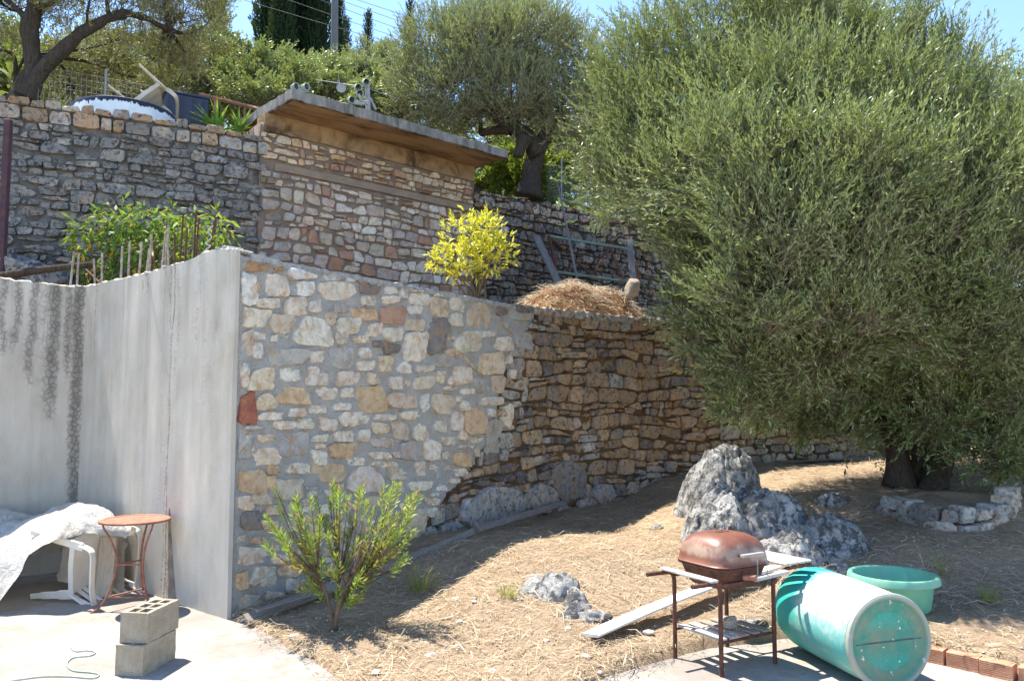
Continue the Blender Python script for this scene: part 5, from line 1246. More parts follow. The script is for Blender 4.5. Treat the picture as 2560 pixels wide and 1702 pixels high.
# ---- the low ring of stones round the olive's foot
pl = thing('stone_planter', 'low curved ring of rough stones around the foot of the huge olive', 'planter', gpt(2300, 1320))
ring = [gpt(px, py) for px, py in [(2200, 1272), (2235, 1292), (2280, 1310), (2330, 1322), (2385, 1328), (2440, 1324), (2490, 1312), (2525, 1290), (2535, 1262)]]
rp = smooth_path(ring, 6); RP = Path([(p.x, p.y) for p in ring], 6); zof = lambda u: interp(u, [(RP.S[i], rp[min(i, len(rp) - 1)].z) for i in range(len(RP.P))])
rr = random.Random(4)
for row in range(2):
    u = -.02 + row * .06
    while u < RP.len - .05:
        w = rr.uniform(.15, .34); h = rr.uniform(.10, .15); z0 = zof(u + w / 2) - .05 + row * .13
        P_ = [(u + .006, z0 + rr.uniform(-.01, .02)), (u + w - .006, z0 + rr.uniform(-.01, .02)), (u + w - rr.uniform(.005, .04), z0 + h), (u + rr.uniform(.005, .04), z0 + h + rr.uniform(-.02, .03))]
        part('stone', stone_vf(P_, RP.fr, rr.uniform(.03, .07), rr, 12, .07, False, -.16), M['stone_dry'], pl, 38, True, None, jitter(PAL[rr.choice('csggdsq')], rr, .12)); u += w
V = []; cen = gpt(2340, 1250)
for i in range(len(RP.P)):
    for k in range(5):
        q = RP.P[i] * (1 - k / 4) + Vector((cen.x, cen.y + .15, 0)) * (k / 4); V.append((q.x, q.y, lerp(rp[min(i, len(rp) - 1)].z + .10, cen.z + .08, k / 4) + .02 * fbm((q.x * 6, q.y * 6, 0), 3)))
part('earth', (V, grid_faces(len(RP.P), 5)), M['dirt'], pl, 180, True)

# ---- planks along the wall's foot and the white board
def plank(label, a, b, w, th, mat, lift=.02, tilt=0.0, name='plank', sag=0.0, n=9, group=None):
    a, b = Vector(a), Vector(b); d = b - a; L = d.length; V = []; rq = random.Random(int(a.x * 1000))
    o_ = Matrix.Translation(a) @ Matrix.Rotation(math.atan2(d.y, d.x), 4, 'Z') @ Matrix.Rotation(-math.asin(d.z / L), 4, 'Y') @ Matrix.Rotation(tilt, 4, 'X')
    pts = [(L * i / (n - 1), 0, lift + sag * math.sin(math.pi * i / (n - 1))) for i in range(n)]
    wob = [w * (1 + rq.uniform(-.03, .03)) for _ in range(n)]
    me = py_mesh(name, *ribbon(pts, wob, th, (0, 1, 0))); o = link(name, me, M[mat], None, 30); o.matrix_basis = o_; return tag(o, label, 'board', group)
up = lambda p, z: Vector((p.x, p.y, p.z + z))
plank('long weathered plank at the mortared wall foot running behind the leafy shrub', up(gpt(612, 1566), .03), up(gpt(905, 1462), .06), .11, .035, 'wood_dark', .03, .5)
plank('thin dark lath lying along the long weathered plank', up(gpt(640, 1560), .05), up(gpt(790, 1512), .04), .05, .02, 'wood_dark', .06, .2)
plank('grey plank lying in shaded straw right of the leafy shrub', up(gpt(925, 1448), .04), up(gpt(1183, 1341), .05), .07, .025, 'wood_dark', .01, .9)
plank('highest grey plank propped on a grey boulder of the dry wall', up(gpt(1190, 1336), .04), LOW.fr(*LOW.hit(1388, 1256), .16), .08, .03, 'wood_dark', .02, .8)
M['white_paint'] = m_simple('white_painted_wood', (.80, .79, .77), (.66, .65, .63), 6, .7, .3, .3, 40)
plank('long white painted board lying on the dry ground behind the barbecue', up(gpt(1478, 1602), .01), up(gpt(1935, 1440), .05), .17, .022, 'white_paint', .03, -.15, 'board', .035, 12)

# ---- concrete blocks
M['block'] = m_simple('cast_block', (.50, .41, .29), (.63, .54, .41), 14, .95, .1, 1.0, 110, .03)
def block_vf():
    xs_ = [0, .03, .115, .145, .23, .26, .345, .375]; ys_ = [0, .03, .085, .105, .16, .19]; h = .19; V, F = [], []
    def quad(a, b, c, d):
        n = len(V); V.extend([Vector(a), Vector(b), Vector(c), Vector(d)]); F.append((n, n + 1, n + 2, n + 3))
    for i in range(7):
        for j in range(5):
            x0, x1, y0, y1 = xs_[i], xs_[i + 1], ys_[j], ys_[j + 1]
            if i % 2 and j % 2:
                z = .02; s = .006
                quad((x0 + s, y0 + s, z), (x1 - s, y0 + s, z), (x1 - s, y1 - s, z), (x0 + s, y1 - s, z))
                quad((x0, y0, h), (x1, y0, h), (x1 - s, y0 + s, z), (x0 + s, y0 + s, z)); quad((x1, y0, h), (x1, y1, h), (x1 - s, y1 - s, z), (x1 - s, y0 + s, z))
                quad((x1, y1, h), (x0, y1, h), (x0 + s, y1 - s, z), (x1 - s, y1 - s, z)); quad((x0, y1, h), (x0, y0, h), (x0 + s, y0 + s, z), (x0 + s, y1 - s, z))
            else: quad((x0, y0, h), (x1, y0, h), (x1, y1, h), (x0, y1, h))
    X_, Y_ = xs_[-1], ys_[-1]; n = 12
    for k in range(n):
        for m_ in range(6):
            a, b = X_ * k / n, X_ * (k + 1) / n; z0, z1 = h * m_ / 6, h * (m_ + 1) / 6
            quad((a, 0, z0), (b, 0, z0), (b, 0, z1), (a, 0, z1)); quad((b, Y_, z0), (a, Y_, z0), (a, Y_, z1), (b, Y_, z1))
            a, b = Y_ * k / n, Y_ * (k + 1) / n
            quad((X_, a, z0), (X_, b, z0), (X_, b, z1), (X_, a, z1)); quad((0, b, z0), (0, a, z0), (0, a, z1), (0, b, z1))
    quad((0, 0, 0), (0, Y_, 0), (X_, Y_, 0), (X_, 0, 0))
    out = []
    for v in V:
        k = .006 if v.z in (0, h) else .0035
        out.append(v + Vector([k * fbm((v.x * 22 + c, v.y * 22, v.z * 22), 3) for c in (0, 30, 60)]))
    import bmesh
    me = py_mesh('tmp', out, F); bm = bmesh.new(); bm.from_mesh(me); bmesh.ops.remove_doubles(bm, verts=bm.verts, dist=.0004)
    V = [v.co.copy() for v in bm.verts]; F = [tuple(v.index for v in f.verts) for f in bm.faces]; bm.free(); bpy.data.meshes.remove(me); return V, F
bvf = block_vf(); bme = py_mesh('concrete_block', *bvf)
ang = math.radians(82); c0 = atz(356, 1691, 0)
for k, (sh, dz, lab) in enumerate(((0, 0, 'lower hollow concrete block carrying another on the sunlit floor'), (.012, .192, 'upper hollow concrete block with its open holes facing up'))):
    o = link('concrete_block', bme, M['block'] if k == 0 else None, None, 30)
    o.matrix_basis = Matrix.Translation((c0.x, c0.y, dz)) @ Matrix.Rotation(ang + .02 * k, 4, 'Z') @ Matrix.Translation((sh + .03 * k, 0, 0)); tag(o, lab, 'block', 'stacked concrete blocks')

# ---- terracotta bricks edging the floor
M['terracotta'] = m_simple('terracotta', (.44, .21, .125), (.53, .29, .19), 9, .9, .15, .5, 70, .01)
def brick_vf(L=.19, D=.09, H_=.095):
    prof_ = [(0, 0)]; n = 7
    for i in range(n):
        z = .008 + (H_ - .016) * i / n; z2 = z + (H_ - .016) / n
        prof_ += [(0, z), (0, z2 - .0045), (.005, z2 - .0035), (.005, z2 - .001)]
    prof_ += [(0, H_ - .006), (.004, H_), (D, H_), (D, 0)]
    m_ = len(prof_); V = [(x, y, z) for x in (0, L) for y, z in prof_]
    F = [(i, (i + 1) % m_, m_ + (i + 1) % m_, m_ + i) for i in range(m_)]; F = [tuple(reversed(f)) for f in F]; F.append(tuple(range(m_))); F.append(tuple(m_ + m_ - 1 - i for i in range(m_)))
    return V, F
brm = py_mesh('brick', *brick_vf()); brm.materials.append(M['terracotta'])
bdir = Vector((.69, -.724, 0)); rr = random.Random(12); bp = Vector((2.865, 5.435, 0)) - bdir * .20 * 3
labs = ['terracotta hollow brick in the floor edging, hidden end behind the barrel', 'second terracotta edging brick counted from behind the barrel', 'terracotta edging brick just emerging beside the barrel lid', 'fourth terracotta edging brick, first one fully clear of the barrel lid', 'fifth terracotta edging brick, between the fourth and the one at the picture edge', 'sixth terracotta edging brick, cut by the picture edge', 'last terracotta edging brick beyond the picture edge']
for k in range(6):
    q = bp + bdir * (.202 * k) + Vector((rr.uniform(-.01, .01), rr.uniform(-.01, .01), .001))
    o = bpy.data.objects.new('edging_brick', brm); COL.objects.link(o); o.matrix_basis = Matrix.Translation(q) @ Matrix.Rotation(math.atan2(bdir.y, bdir.x) + rr.uniform(-.05, .05), 4, 'Z'); tag(o, labs[k], 'brick', 'terracotta bricks edging the floor')

# ---- plastic barrel
def m_barrel():
    t = NT('faded_plastic'); p = t.coord(); z = t.sep(p, 2)
    n1 = t.noise(p, 5, 5, .65); n2 = t.noise(p, 22, 5, .7); n3 = t.noise(t.map(p, (1, 1, .2)), 14, 4, .6)
    k = t.math('ADD', z, t.math('MULTIPLY', t.math('SUBTRACT', n1, .5), .45))
    fade = t.ramp(k, (.24, 0.0), (.40, 1.0)); x = t.math('ADD', t.sep(p, 0), t.math('MULTIPLY', t.math('SUBTRACT', n2, .5), .34))
    chalk_sunlit = t.math('MULTIPLY', fade, t.ramp(x, (.36, 1.0), (.58, 0.0)) if False else t.ramp(t.math('ADD', x, .5), (.34, 1.0), (.52, .18)))  # chalky fading, and the glare of the sunlit top painted in as white
    c = t.mix(chalk_sunlit, t.mix(t.ramp(n1, (.4, 0.0), (.65, 1.0)), (.012, .34, .32), (.04, .33, .26)), (.50, .54, .52))
    c = t.mix(t.math('MULTIPLY', t.ramp(n3, (.54, 0.0), (.72, 1.0)), t.math('MULTIPLY', fade, .7)), c, (.42, .43, .37))
    return t.done(t.bsdf(c, .55, .35, t.bump(n2, .15, .01)))
def m_lid():
    t = NT('grimy_lid'); p = t.coord()
    n1 = t.noise(p, 6, 5, .65); n2 = t.noise(p, 26, 5, .7)
    r = t.n('VectorMath', 1, {'operation': 'LENGTH'}, Vector=t.map(p, (1, 1, 0)))
    c = t.mix(t.ramp(n1, (.42, 0.0), (.66, 1.0)), (.045, .235, .17), (.20, .235, .16))
    disc = t.math('MULTIPLY', t.ramp(r, (.172, 1.0), (.178, 0.0)), t.ramp(t.math('ADD', t.math('ABSOLUTE', t.sep(p, 0)), t.math('MULTIPLY', n1, .05)), (.075, 0.0), (.14, 1.0)))
    c = t.mix(t.math('MULTIPLY', t.math('MULTIPLY', disc, t.ramp(n2, (.35, .2), (.6, 1.0))), .85), c, (.03, .34, .26))
    c = t.mix(t.ramp(n2, (.58, 0.0), (.72, .7)), c, (.33, .28, .21))
    c = t.mix(t.ramp(t.noise(p, 19, 2, .4), (.70, 0.0), (.72, .9)), c, (.62, .62, .58))
    c = t.mix(t.ramp(r, (.245, 0.0), (.268, .8)), c, (.34, .34, .29))
    return t.done(t.bsdf(c, .6, .35, t.bump(n2, .25, .01)))
M['barrel'] = m_barrel(); M['lid'] = m_lid()
M['seal'] = m_simple('dark_seal', (.05, .05, .08), (.10, .12, .14), 20, .7, .3, 0)
axis = Vector((.20, -.98, 0)).normalized(); rB = .285
lid_c = Vector((2.30, 4.98, rB + .004)); LB_ = .92
bo = thing('plastic_barrel', 'large faded turquoise and white plastic barrel lying on its side', 'barrel', lid_c - axis * LB_)
yl_ = Vector((0, 0, -1)); Xa = yl_; Ya = axis.cross(Xa)
Rm = Matrix(((Xa.x, Ya.x, axis.x), (Xa.y, Ya.y, axis.y), (Xa.z, Ya.z, axis.z))).to_4x4()
bo.rotation_mode = 'QUATERNION'; bo.rotation_quaternion = Rm.to_quaternion(); ROOTM[bo.name] = Matrix.Translation(bo.location) @ Rm
part('body', lathe([(0, .0), (.20, .0), (.245, .012), (.27, .04), (.283, .10), (.285, .2), (.287, .46), (.285, .72), (.281, .84), (.276, .865), (.270, .875)], 64), M['barrel'], bo, 40)
part('seal', lathe([(.268, .868), (.279, .872), (.281, .880), (.274, .886)], 64), M['seal'], bo, 40)
ld = part('lid', lathe([(.272, .884), (.286, .886), (.288, .905), (.284, .915), (.272, .922), (.256, .918), (.246, .905), (.24, .901), (.178, .901), (.173, .897), (.10, .897), (0, .898)], 72), M['lid'], bo, 30)
ly = lathe([(.2415, .9005), (.2405, .9025), (.239, .9005)], 64)
sm_ = part('seam', bar((.012, -.225, .9005), (-.008, .225, .9005), .006, .003), M['seal'], None, 30); sm_.parent = ld
ROOTM.pop('seam', None)
lg = part('label_outline', join(*[bar(a, b, .0016, .0012) for a, b in (((-.19, .205, .66), (-.155, .235, .66)), ((-.19, .205, .66), (-.19, .205, .74)))]), M['seal'], None, 30)
bpy.data.objects.remove(lg)
# ---- turquoise tub
def m_tub():
    t = NT('turquoise_plastic'); p = t.coord(); z = t.sep(p, 2)
    n1 = t.noise(p, 7, 4, .6)
    c = t.mix(t.ramp(n1, (.35, 0.0), (.7, 1.0)), (.17, .48, .36), (.28, .50, .36))
    inn = t.n('NewGeometry', 'Backfacing')
    return t.done(mixs(t, .22, t.bsdf(c, .45, .4), t.n('BsdfTranslucent', Color=(.10, .60, .44))))
M['tub'] = m_tub()
tp = Vector((2.98, 6.38, 0)); tp.z = gz(tp.x, tp.y) - .015
tb_ = thing('plastic_tub', 'round open turquoise plastic tub with thick rim behind the barrel', 'tub', tp)
part('body', lathe([(0, .012), (.245, .012), (.262, .03), (.293, .245), (.298, .262), (.292, .262), (.287, .245), (.256, .04), (.24, .022), (0, .022)], 64), M['tub'], tb_, 40)
part('rim', lathe([(.290, .258), (.292, .272), (.305, .279), (.322, .276), (.330, .262), (.336, .225), (.331, .224), (.322, .25), (.308, .262), (.296, .258)], 72), M['tub'], tb_, 40)

# ---- rusty barbecue
def m_lidrust():
    t = NT('rusted_enamel'); p = t.coord()
    n1 = t.noise(p, 3.2, 5, .6, .5); n2 = t.noise(p, 18, 5, .7); n3 = t.noise(t.map(p, (1, 1, .35)), 9, 4, .6)
    c = t.mix(t.ramp(n1, (.34, 0.0), (.62, 1.0)), (.12, .045, .03), (.23, .095, .06))
    k = t.math('ADD', t.math('MULTIPLY', t.math('SUBTRACT', n3, .5), .16), t.math('ADD', t.sep(p, 2), t.math('MULTIPLY', t.sep(p, 0), .10)))
    band = t.math('MULTIPLY', t.ramp(k, (.69, 0.0), (.72, 1.0)), t.ramp(k, (.765, 1.0), (.80, 0.0)))
    band = t.math('MULTIPLY', band, t.ramp(n1, (.40, 0.15), (.55, 1.0)))
    c = t.mix(t.math('MULTIPLY', band, .6), c, (.42, .34, .25))
    c = t.mix(t.ramp(n2, (.56, 0.0), (.72, .7)), c, (.12, .045, .035))
    return t.done(t.bsdf(c, .42, .5, t.bump(n2, .15, .006)))
M['lid_rust'] = m_lidrust()
BA = math.atan2(.51, .86)
bq = thing('barbecue', 'rusty square lidded barbecue on thin brown legs with wooden slats', 'barbecue', (1.435, 5.545, .004), (0, 0, BA))
def sq_ring(sx, sy, z, n=40, e=.42):
    out = []
    for k in range(n):
        a = 2 * math.pi * k / n; c, s = math.cos(a), math.sin(a); out.append(Vector((math.copysign(abs(c) ** e, c) * sx, math.copysign(abs(s) ** e, s) * sy, z)))
    return out
def loft(rings, cap=True):
    n = len(rings[0]); V = [v for r_ in rings for v in r_]; F = [(i * n + k, i * n + (k + 1) % n, (i + 1) * n + (k + 1) % n, (i + 1) * n + k) for i in range(len(rings) - 1) for k in range(n)]
    if cap: F.append(tuple((len(rings) - 1) * n + k for k in range(n))); F.append(tuple(range(n - 1, -1, -1)))
    return V, F
part('bowl', loft([sq_ring(.13, .12, .505), sq_ring(.175, .165, .515), sq_ring(.20, .19, .55), sq_ring(.225, .21, .62), sq_ring(.235, .22, .645), sq_ring(.252, .238, .648), sq_ring(.252, .238, .655), sq_ring(.22, .21, .655)]), M['rust'], bq, 50)
ld2 = part('lid', loft([sq_ring(.235, .222, .657), sq_ring(.252, .238, .660), sq_ring(.255, .241, .668), sq_ring(.246, .232, .676), sq_ring(.243, .229, .70), sq_ring(.238, .224, .74, 40, .46), sq_ring(.225, .212, .785, 40, .5), sq_ring(.195, .183, .822, 40, .55), sq_ring(.15, .14, .844, 40, .6), sq_ring(.09, .085, .854, 40, .7), sq_ring(.03, .03, .857, 40, .9)]), M['lid_rust'], bq, 60)
part('vent', join(loft([sq_ring(.05, .032, .848, 20, .6), sq_ring(.05, .032, .860, 20, .6), sq_ring(.043, .027, .862, 20, .6)]),), M['rust'], ld2, 40)
for x in (-.02, .015): part('vent_hole', loft([sq_ring(.009, .006, .861, 10, 1), sq_ring(.009, .006, .8635, 10, 1)]), M['lamp_dark'], ld2, 40)
part('handle', bar((-.10, -.268, .742), (.10, -.268, .742), .03, .02), M['wood'], ld2, 30)
for x in (-.08, .08): part('handle_bracket', bar((x, -.225, .735), (x, -.262, .742), .012, .012), M['rust'], ld2, 30)
for sx in (-1, 1):
    for sy in (-1, 1):
        x, y = .245 * sx, .215 * sy
        if sx < 0: pts = [(x, y, 0), (x, y, .3), (x, y, .50), (x - .008, y, .545), (x - .03, y, .570), (x - .08, y, .578), (x - .24, y, .580)]
        else: pts = [(x, y, 0), (x, y, .3), (x, y, .50), (x + .008, y, .545), (x + .03, y, .570), (x + .08, y, .585), (x + .14, y, .605), (x + .38, y, .612)]
        part('leg', tube(smooth_path(pts, 4), .0145, 8), M['rust'], bq, 50)
part('frame_bar', bar((-.25, -.205, .556), (.25, -.205, .556), .012, .02), M['rust'], bq, 30); part('frame_bar', bar((-.25, .205, .556), (.25, .205, .556), .012, .02), M['rust'], bq, 30)
M['slat'] = m_wood('bleached_slat', (.33, .31, .29), (.50, .48, .45), (14, 1, 14)); M['slat_dark'] = m_wood('brown_slat', (.22, .18, .145), (.36, .31, .26), (14, 1, 14))
def slat(x, y0, y1, z, w, t_, m_): return part('slat', box((x, (y0 + y1) / 2, z), (w, y1 - y0, t_), .004), M[m_], bq, 30)
slat(-.325, -.255, .235, .603, .062, .016, 'slat')
for x in (.37, .445, .52, .59): slat(x, -.235, .245, .636, .055, .016, 'slat')
for k, x in enumerate((-.20, -.10, 0, .10, .20)): slat(x, -.20, .205, .213, .062, .014, 'slat' if k < 2 else 'slat_dark')
for y in (-.195, .195): part('shelf_bar', tube([(-.245, y, .195), (.245, y, .195)], .009, 6), M['rust'], bq, 50)
part('front_bar', bar((-.02, -.285, .590), (.30, -.285, .605), .05, .022), M['slat'], bq, 30)
for x, z in ((.02, .578), (.24, .585)): part('bar_bracket', bar((x, -.205, z - .01), (x, -.285, z), .012, .018), M['rust'], bq, 30)
part('side_bracket', bar((-.06, -.235, .60), (-.0, -.30, .60), .05, .03), M['rust_light'], bq, 30)
part('chain', tube(smooth_path([(.02, -.25, .60), (.05, -.27, .54), (.10, -.26, .515), (.14, -.25, .56)], 4), .004, 5), M['rust'], bq, 50)
for x in (.05, .14): part('rod', bar((x, -.262, .70), (x - .015, -.275, .58), .006, .006), M['galv'], bq, 30)
o = link('stone', py_mesh('stone', *rock_vf((0, 0, 0), (.07, .05, .045), 7, 3, .22, 1.3)), M['stone_rock'], None, 40)
q = ROOTM[bq.name] @ Vector((.0, -.06, .262)); o.location = q; o.rotation_euler = (0, 0, .4); tag(o, 'rough pale stone resting on the lower slatted shelf of the barbecue', 'stone')

# ---- round rusty table
tc = Vector((-3.215, 6.92, 0)); tb2 = thing('round_table', 'round rusty orange iron table with three curved legs', 'table', tc)
Ht = .742; rT = .282
part('table_top', lathe([(0, Ht), (rT - .045, Ht), (rT - .04, Ht + .005), (rT - .01, Ht + .006), (rT, Ht), (rT, Ht - .016), (rT - .006, Ht - .016), (rT - .008, Ht - .006), (0, Ht - .006)], 56), M['rust_light'], tb2, 35)
legd = []
for a in (math.radians(-148), math.radians(-32), math.radians(90)):
    d = Vector((math.cos(a), math.sin(a), 0)); legd.append(d)
    pr = [(.25, Ht - .012), (.235, .68), (.175, .57), (.135, .44), (.13, .36), (.16, .22), (.205, .10), (.26, .03), (.315, .0)]
    part('leg', ribbon([d * r_ + Vector((0, 0, z)) for r_, z in [(p.x, p.z) for p in smooth_path([(r_, 0, z) for r_, z in pr], 4)]], .016, .016, d.cross(Vector((0, 0, 1)))), M['rust_light'], tb2, 50)
for z, r_ in ((.375, .13), (.115, .198)):
    for i in range(3):
        a, b = legd[i] * r_, legd[(i + 1) % 3] * r_; part('brace', bar((a.x, a.y, z), (b.x, b.y, z), .012, .012), M['rust_light'], tb2, 30)
    for i in range(3): part('brace', bar((0, 0, z + .025 * (z < .2)), tuple(legd[i] * r_ + Vector((0, 0, z))), .009, .009), M['rust_light'], tb2, 30) if z < .2 else None

# ---- moulded plastic chairs
M['chair_white'] = m_simple('dirty_white_plastic', (.72, .69, .63), (.62, .57, .49), 5, .5, .4, .1, 40)
M['chair_beige'] = m_simple('weathered_beige_plastic', (.55, .50, .42), (.44, .38, .30), 7, .55, .35, .15, 40)
def chair(label, Mw, mat):
    o = thing('plastic_chair', label, 'chair', Mw.translation); o.rotation_mode = 'QUATERNION'; o.rotation_quaternion = Mw.to_quaternion(); ROOTM[o.name] = Mw
    V = []
    for s in (0, -.012):
        for i in range(11):
            for j in range(11):
                x = lerp(-.235, .235, i / 10); y = lerp(-.235, .225, j / 10); V.append((x, y, .42 - .03 * math.cos(x * 5.5) * math.cos((y - .03) * 5) - .04 * max(0, (.16 - (y + .235)) / .16) ** 2 + s))
    e = [i * 11 for i in range(11)] + [10 * 11 + j for j in range(1, 11)] + [i * 11 + 10 for i in range(9, -1, -1)] + [j for j in range(9, 0, -1)]
    F = grid_faces(11, 11) + [tuple(reversed(f)) for f in grid_faces(11, 11, 121)] + [(e[k], e[(k + 1) % 40] , e[(k + 1) % 40] + 121, e[k] + 121) for k in range(40)]
    part('seat', (V, F), M[mat], o, 40)
    arc = [(-.235, .235, .40), (-.25, .27, .55), (-.245, .315, .70), (-.20, .345, .80), (-.10, .365, .845), (0, .37, .855), (.10, .365, .845), (.20, .345, .80), (.245, .315, .70), (.25, .27, .55), (.235, .235, .40)]
    bk = part('backrest', ribbon(smooth_path(arc, 4), .055, .018, (0, .25, 1)), M[mat], o, 40)
    for x in (-.15, -.09, -.03, .03, .09, .15):
        zt = .83 - 2.0 * x * x; part('slat', ribbon(smooth_path([(x, .228, .40), (x * 1.02, .285, .55), (x, .335, .70), (x * .95, .362, zt)], 4), .042, .010, (1, 0, 0)), M[mat], bk, 40)
    for sx in (-1, 1):
        part('armrest', ribbon(smooth_path([(.262 * sx, -.245, .50), (.272 * sx, -.235, .60), (.285 * sx, -.19, .645), (.292 * sx, -.05, .655), (.285 * sx, .12, .655), (.262 * sx, .25, .665), (.245 * sx, .30, .68)], 5), .058, .016, (1, 0, 0)), M[mat], o, 40)
        part('leg', ribbon(smooth_path([(.25 * sx, -.215, .41), (.262 * sx, -.245, .50), (.268 * sx, -.245, .30), (.275 * sx, -.262, .0)][::3] if False else [(.258 * sx, -.235, .52), (.262 * sx, -.24, .40), (.268 * sx, -.25, .2), (.278 * sx, -.268, .0)], 4), [.075] * 5 + [.065] * 4 + [.05] * 4, .020, (0, 1, 0)), M[mat], o, 40)
        part('leg', ribbon(smooth_path([(.235 * sx, .225, .42), (.242 * sx, .255, .30), (.25 * sx, .30, .12), (.255 * sx, .335, .0)], 4), [.085] * 5 + [.065] * 4 + [.048] * 4, .020, (0, 1, 0)), M[mat], o, 40)
        part('side_apron', ribbon([(.24 * sx, -.235, .395), (.245 * sx, 0, .39), (.238 * sx, .23, .40)], .05, .012, (0, 0, 1)), M[mat], o, 40)
    part('front_apron', ribbon([(-.25, -.24, .375), (0, -.245, .37), (.25, -.24, .375)], .06, .012, (0, 0, 1)), M[mat], o, 40)
    return o
def frame(ez, ef, locv):
    ez = Vector(ez).normalized(); ef = Vector(ef); ef = (ef - ez * ez.dot(ef)).normalized(); y = -ef; x = y.cross(ez)
    return Matrix.Translation(locv) @ Matrix(((x.x, y.x, ez.x), (x.y, y.y, ez.y), (x.z, y.z, ez.z))).to_4x4()
c1 = at(100, 1470, 7.25)
chair('white plastic chair tipped on its back under the white sheet', frame((.94, -.22, -.16), (.10, -.20, .97), (c1.x + .06, c1.y + .12, .40)), 'chair_white')
c2 = at(285, 200, 11.0)
chair('beige plastic chair tipped over on top of the water tank', frame((.76, .10, -.62), (.25, -.85, .30), (c2.x + .12, c2.y + .1, c2.z - .06)), 'chair_beige')

# ---- white sheets over a pile by the concrete wall
def m_sheet():
    t = NT('white_plastic_sheet'); p = t.coord()
    n1 = t.noise(p, 3, 5, .6); n2 = t.noise(p, 14, 5, .7, .6)
    c = t.mix(t.ramp(n1, (.4, 0.0), (.7, 1.0)), (.66, .64, .60), (.52, .475, .41))
    c = t.mix(t.ramp(n2, (.6, 0.0), (.75, .45)), c, (.35, .28, .20))
    s = t.bsdf(c, .6, .3, t.bump(t.noise(t.map(p, (1, 1, 1)), 13, 5, .7, 1.6), .9, .05))
    return t.done(mixs(t, .18, s, t.n('BsdfTranslucent', Color=(.75, .70, .6))))
M['sheet'] = m_sheet()
def sheet(label, prof_, nb=34, na=90, seed=0, name='plastic_sheet', amp=.035):
    """prof_: rows (x, then (y, z) along the sheet from the wall to its front hem)"""
    xs_ = [p[0] for p in prof_]; V = []
    for i in range(na):
        x = lerp(xs_[0], xs_[-1], i / (na - 1)); row = []
        for k in range(len(prof_[0][1])):
            row.append((interp(x, [(p[0], p[1][k][0]) for p in prof_]), interp(x, [(p[0], p[1][k][1]) for p in prof_])))
        pth = smooth_path([(0, y, z) for y, z in row], 8)
        for j in range(nb):
            t = j / (nb - 1) * (len(pth) - 1); a = pth[int(t)]; b = pth[min(int(t) + 1, len(pth) - 1)]; q = a.lerp(b, t - int(t))
            w = abs(fbm((x * 3.2 + seed, q.y * 2.0 + q.z * 1.2, 0), 4)); w2 = fbm((x * 7, q.y * 4 + seed, q.z * 3), 3)
            V.append((x + .03 * w2 + .05 * fbm((q.z * 4, q.y * 3, seed), 2), q.y + .03 * fbm((x * 6, q.z * 5, seed + 4), 3), max(.006, q.z + amp * (1.2 * w - .35 + .55 * w2))))
    o = link(name, py_mesh(name, V, grid_faces(na, nb)), M['sheet'], None, 180); return tag(o, label, 'sheet')
sheet('white plastic sheet draped over the pile beside the rusty table', [
 (-5.63, [(7.37, 0.32), (7.17, 0.49), (6.92, 0.52), (6.62, 0.38), (6.47, 0.04)]),
 (-4.87, [(7.67, 0.27), (7.47, 0.52), (7.22, 0.58), (6.82, 0.38), (6.62, 0.02)]),
 (-4.54, [(7.92, 0.27), (7.67, 0.59), (7.37, 0.62), (6.92, 0.41), (6.67, 0.02)]),
 (-4.37, [(7.97, 0.27), (7.72, 0.67), (7.42, 0.68), (6.92, 0.43), (6.64, 0.01)]),
 (-4.24, [(8.00, 0.27), (7.72, 0.73), (7.42, 0.72), (6.97, 0.47), (6.68, 0.01)]),
 (-4.16, [(8.00, 0.27), (7.72, 0.74), (7.42, 0.73), (6.98, 0.51), (6.72, 0.21)]),
 (-4.07, [(7.97, 0.37), (7.67, 0.76), (7.40, 0.75), (7.02, 0.60), (6.84, 0.45)]),
 (-3.87, [(7.77, 0.46), (7.57, 0.77), (7.34, 0.76), (7.02, 0.69), (6.86, 0.59)]),
 (-3.68, [(7.60, 0.52), (7.50, 0.69), (7.38, 0.71), (7.24, 0.67), (7.14, 0.60)]),
 (-3.48, [(7.50, 0.45), (7.46, 0.55), (7.40, 0.59), (7.34, 0.57), (7.30, 0.50)])], seed=2)
sheet('second pale bluish sheet bunched behind the draped sheet against the streaked wall', [
 (-5.63, [(7.57, 0.37), (7.52, 0.61), (7.37, 0.66), (7.22, 0.37)]), (-4.97, [(7.92, 0.37), (7.87, 0.65), (7.72, 0.71), (7.52, 0.37)]), (-4.63, [(8.07, 0.32), (8.02, 0.56), (7.92, 0.60), (7.72, 0.32)])], 20, 50, 9)
sheet('crumpled dirty white sheet hanging under the tipped chair', [
 (-4.20, [(7.72, .50), (7.66, .40), (7.60, .22), (7.52, .12)]), (-3.95, [(7.62, .55), (7.58, .42), (7.52, .2), (7.44, .08)]), (-3.70, [(7.56, .5), (7.52, .35), (7.48, .15), (7.42, .02)]), (-3.52, [(7.48, .45), (7.46, .3), (7.42, .12), (7.38, .02)])], 20, 50, 5, amp=.05)
M['pale_wood'] = m_wood('pale_panel_wood', (.42, .34, .25), (.55, .47, .36), (14, 14, 1))
for k, (x, y, w) in enumerate(((-3.80, 7.28, .17), (-3.63, 7.25, .15))):
    o = link('wooden_board', py_mesh('wooden_board', *box((0, 0, .26), (w, .025, .52), .004)), M['pale_wood'], None, 30); o.location = (x, y, .01); o.rotation_euler = (-.12, 0, -.05)
    tag(o, ['pale stained upright board under the sheet nearer the chair seat', 'narrower pale upright board under the sheet nearer the table'][k], 'board', 'boards under the sheet')
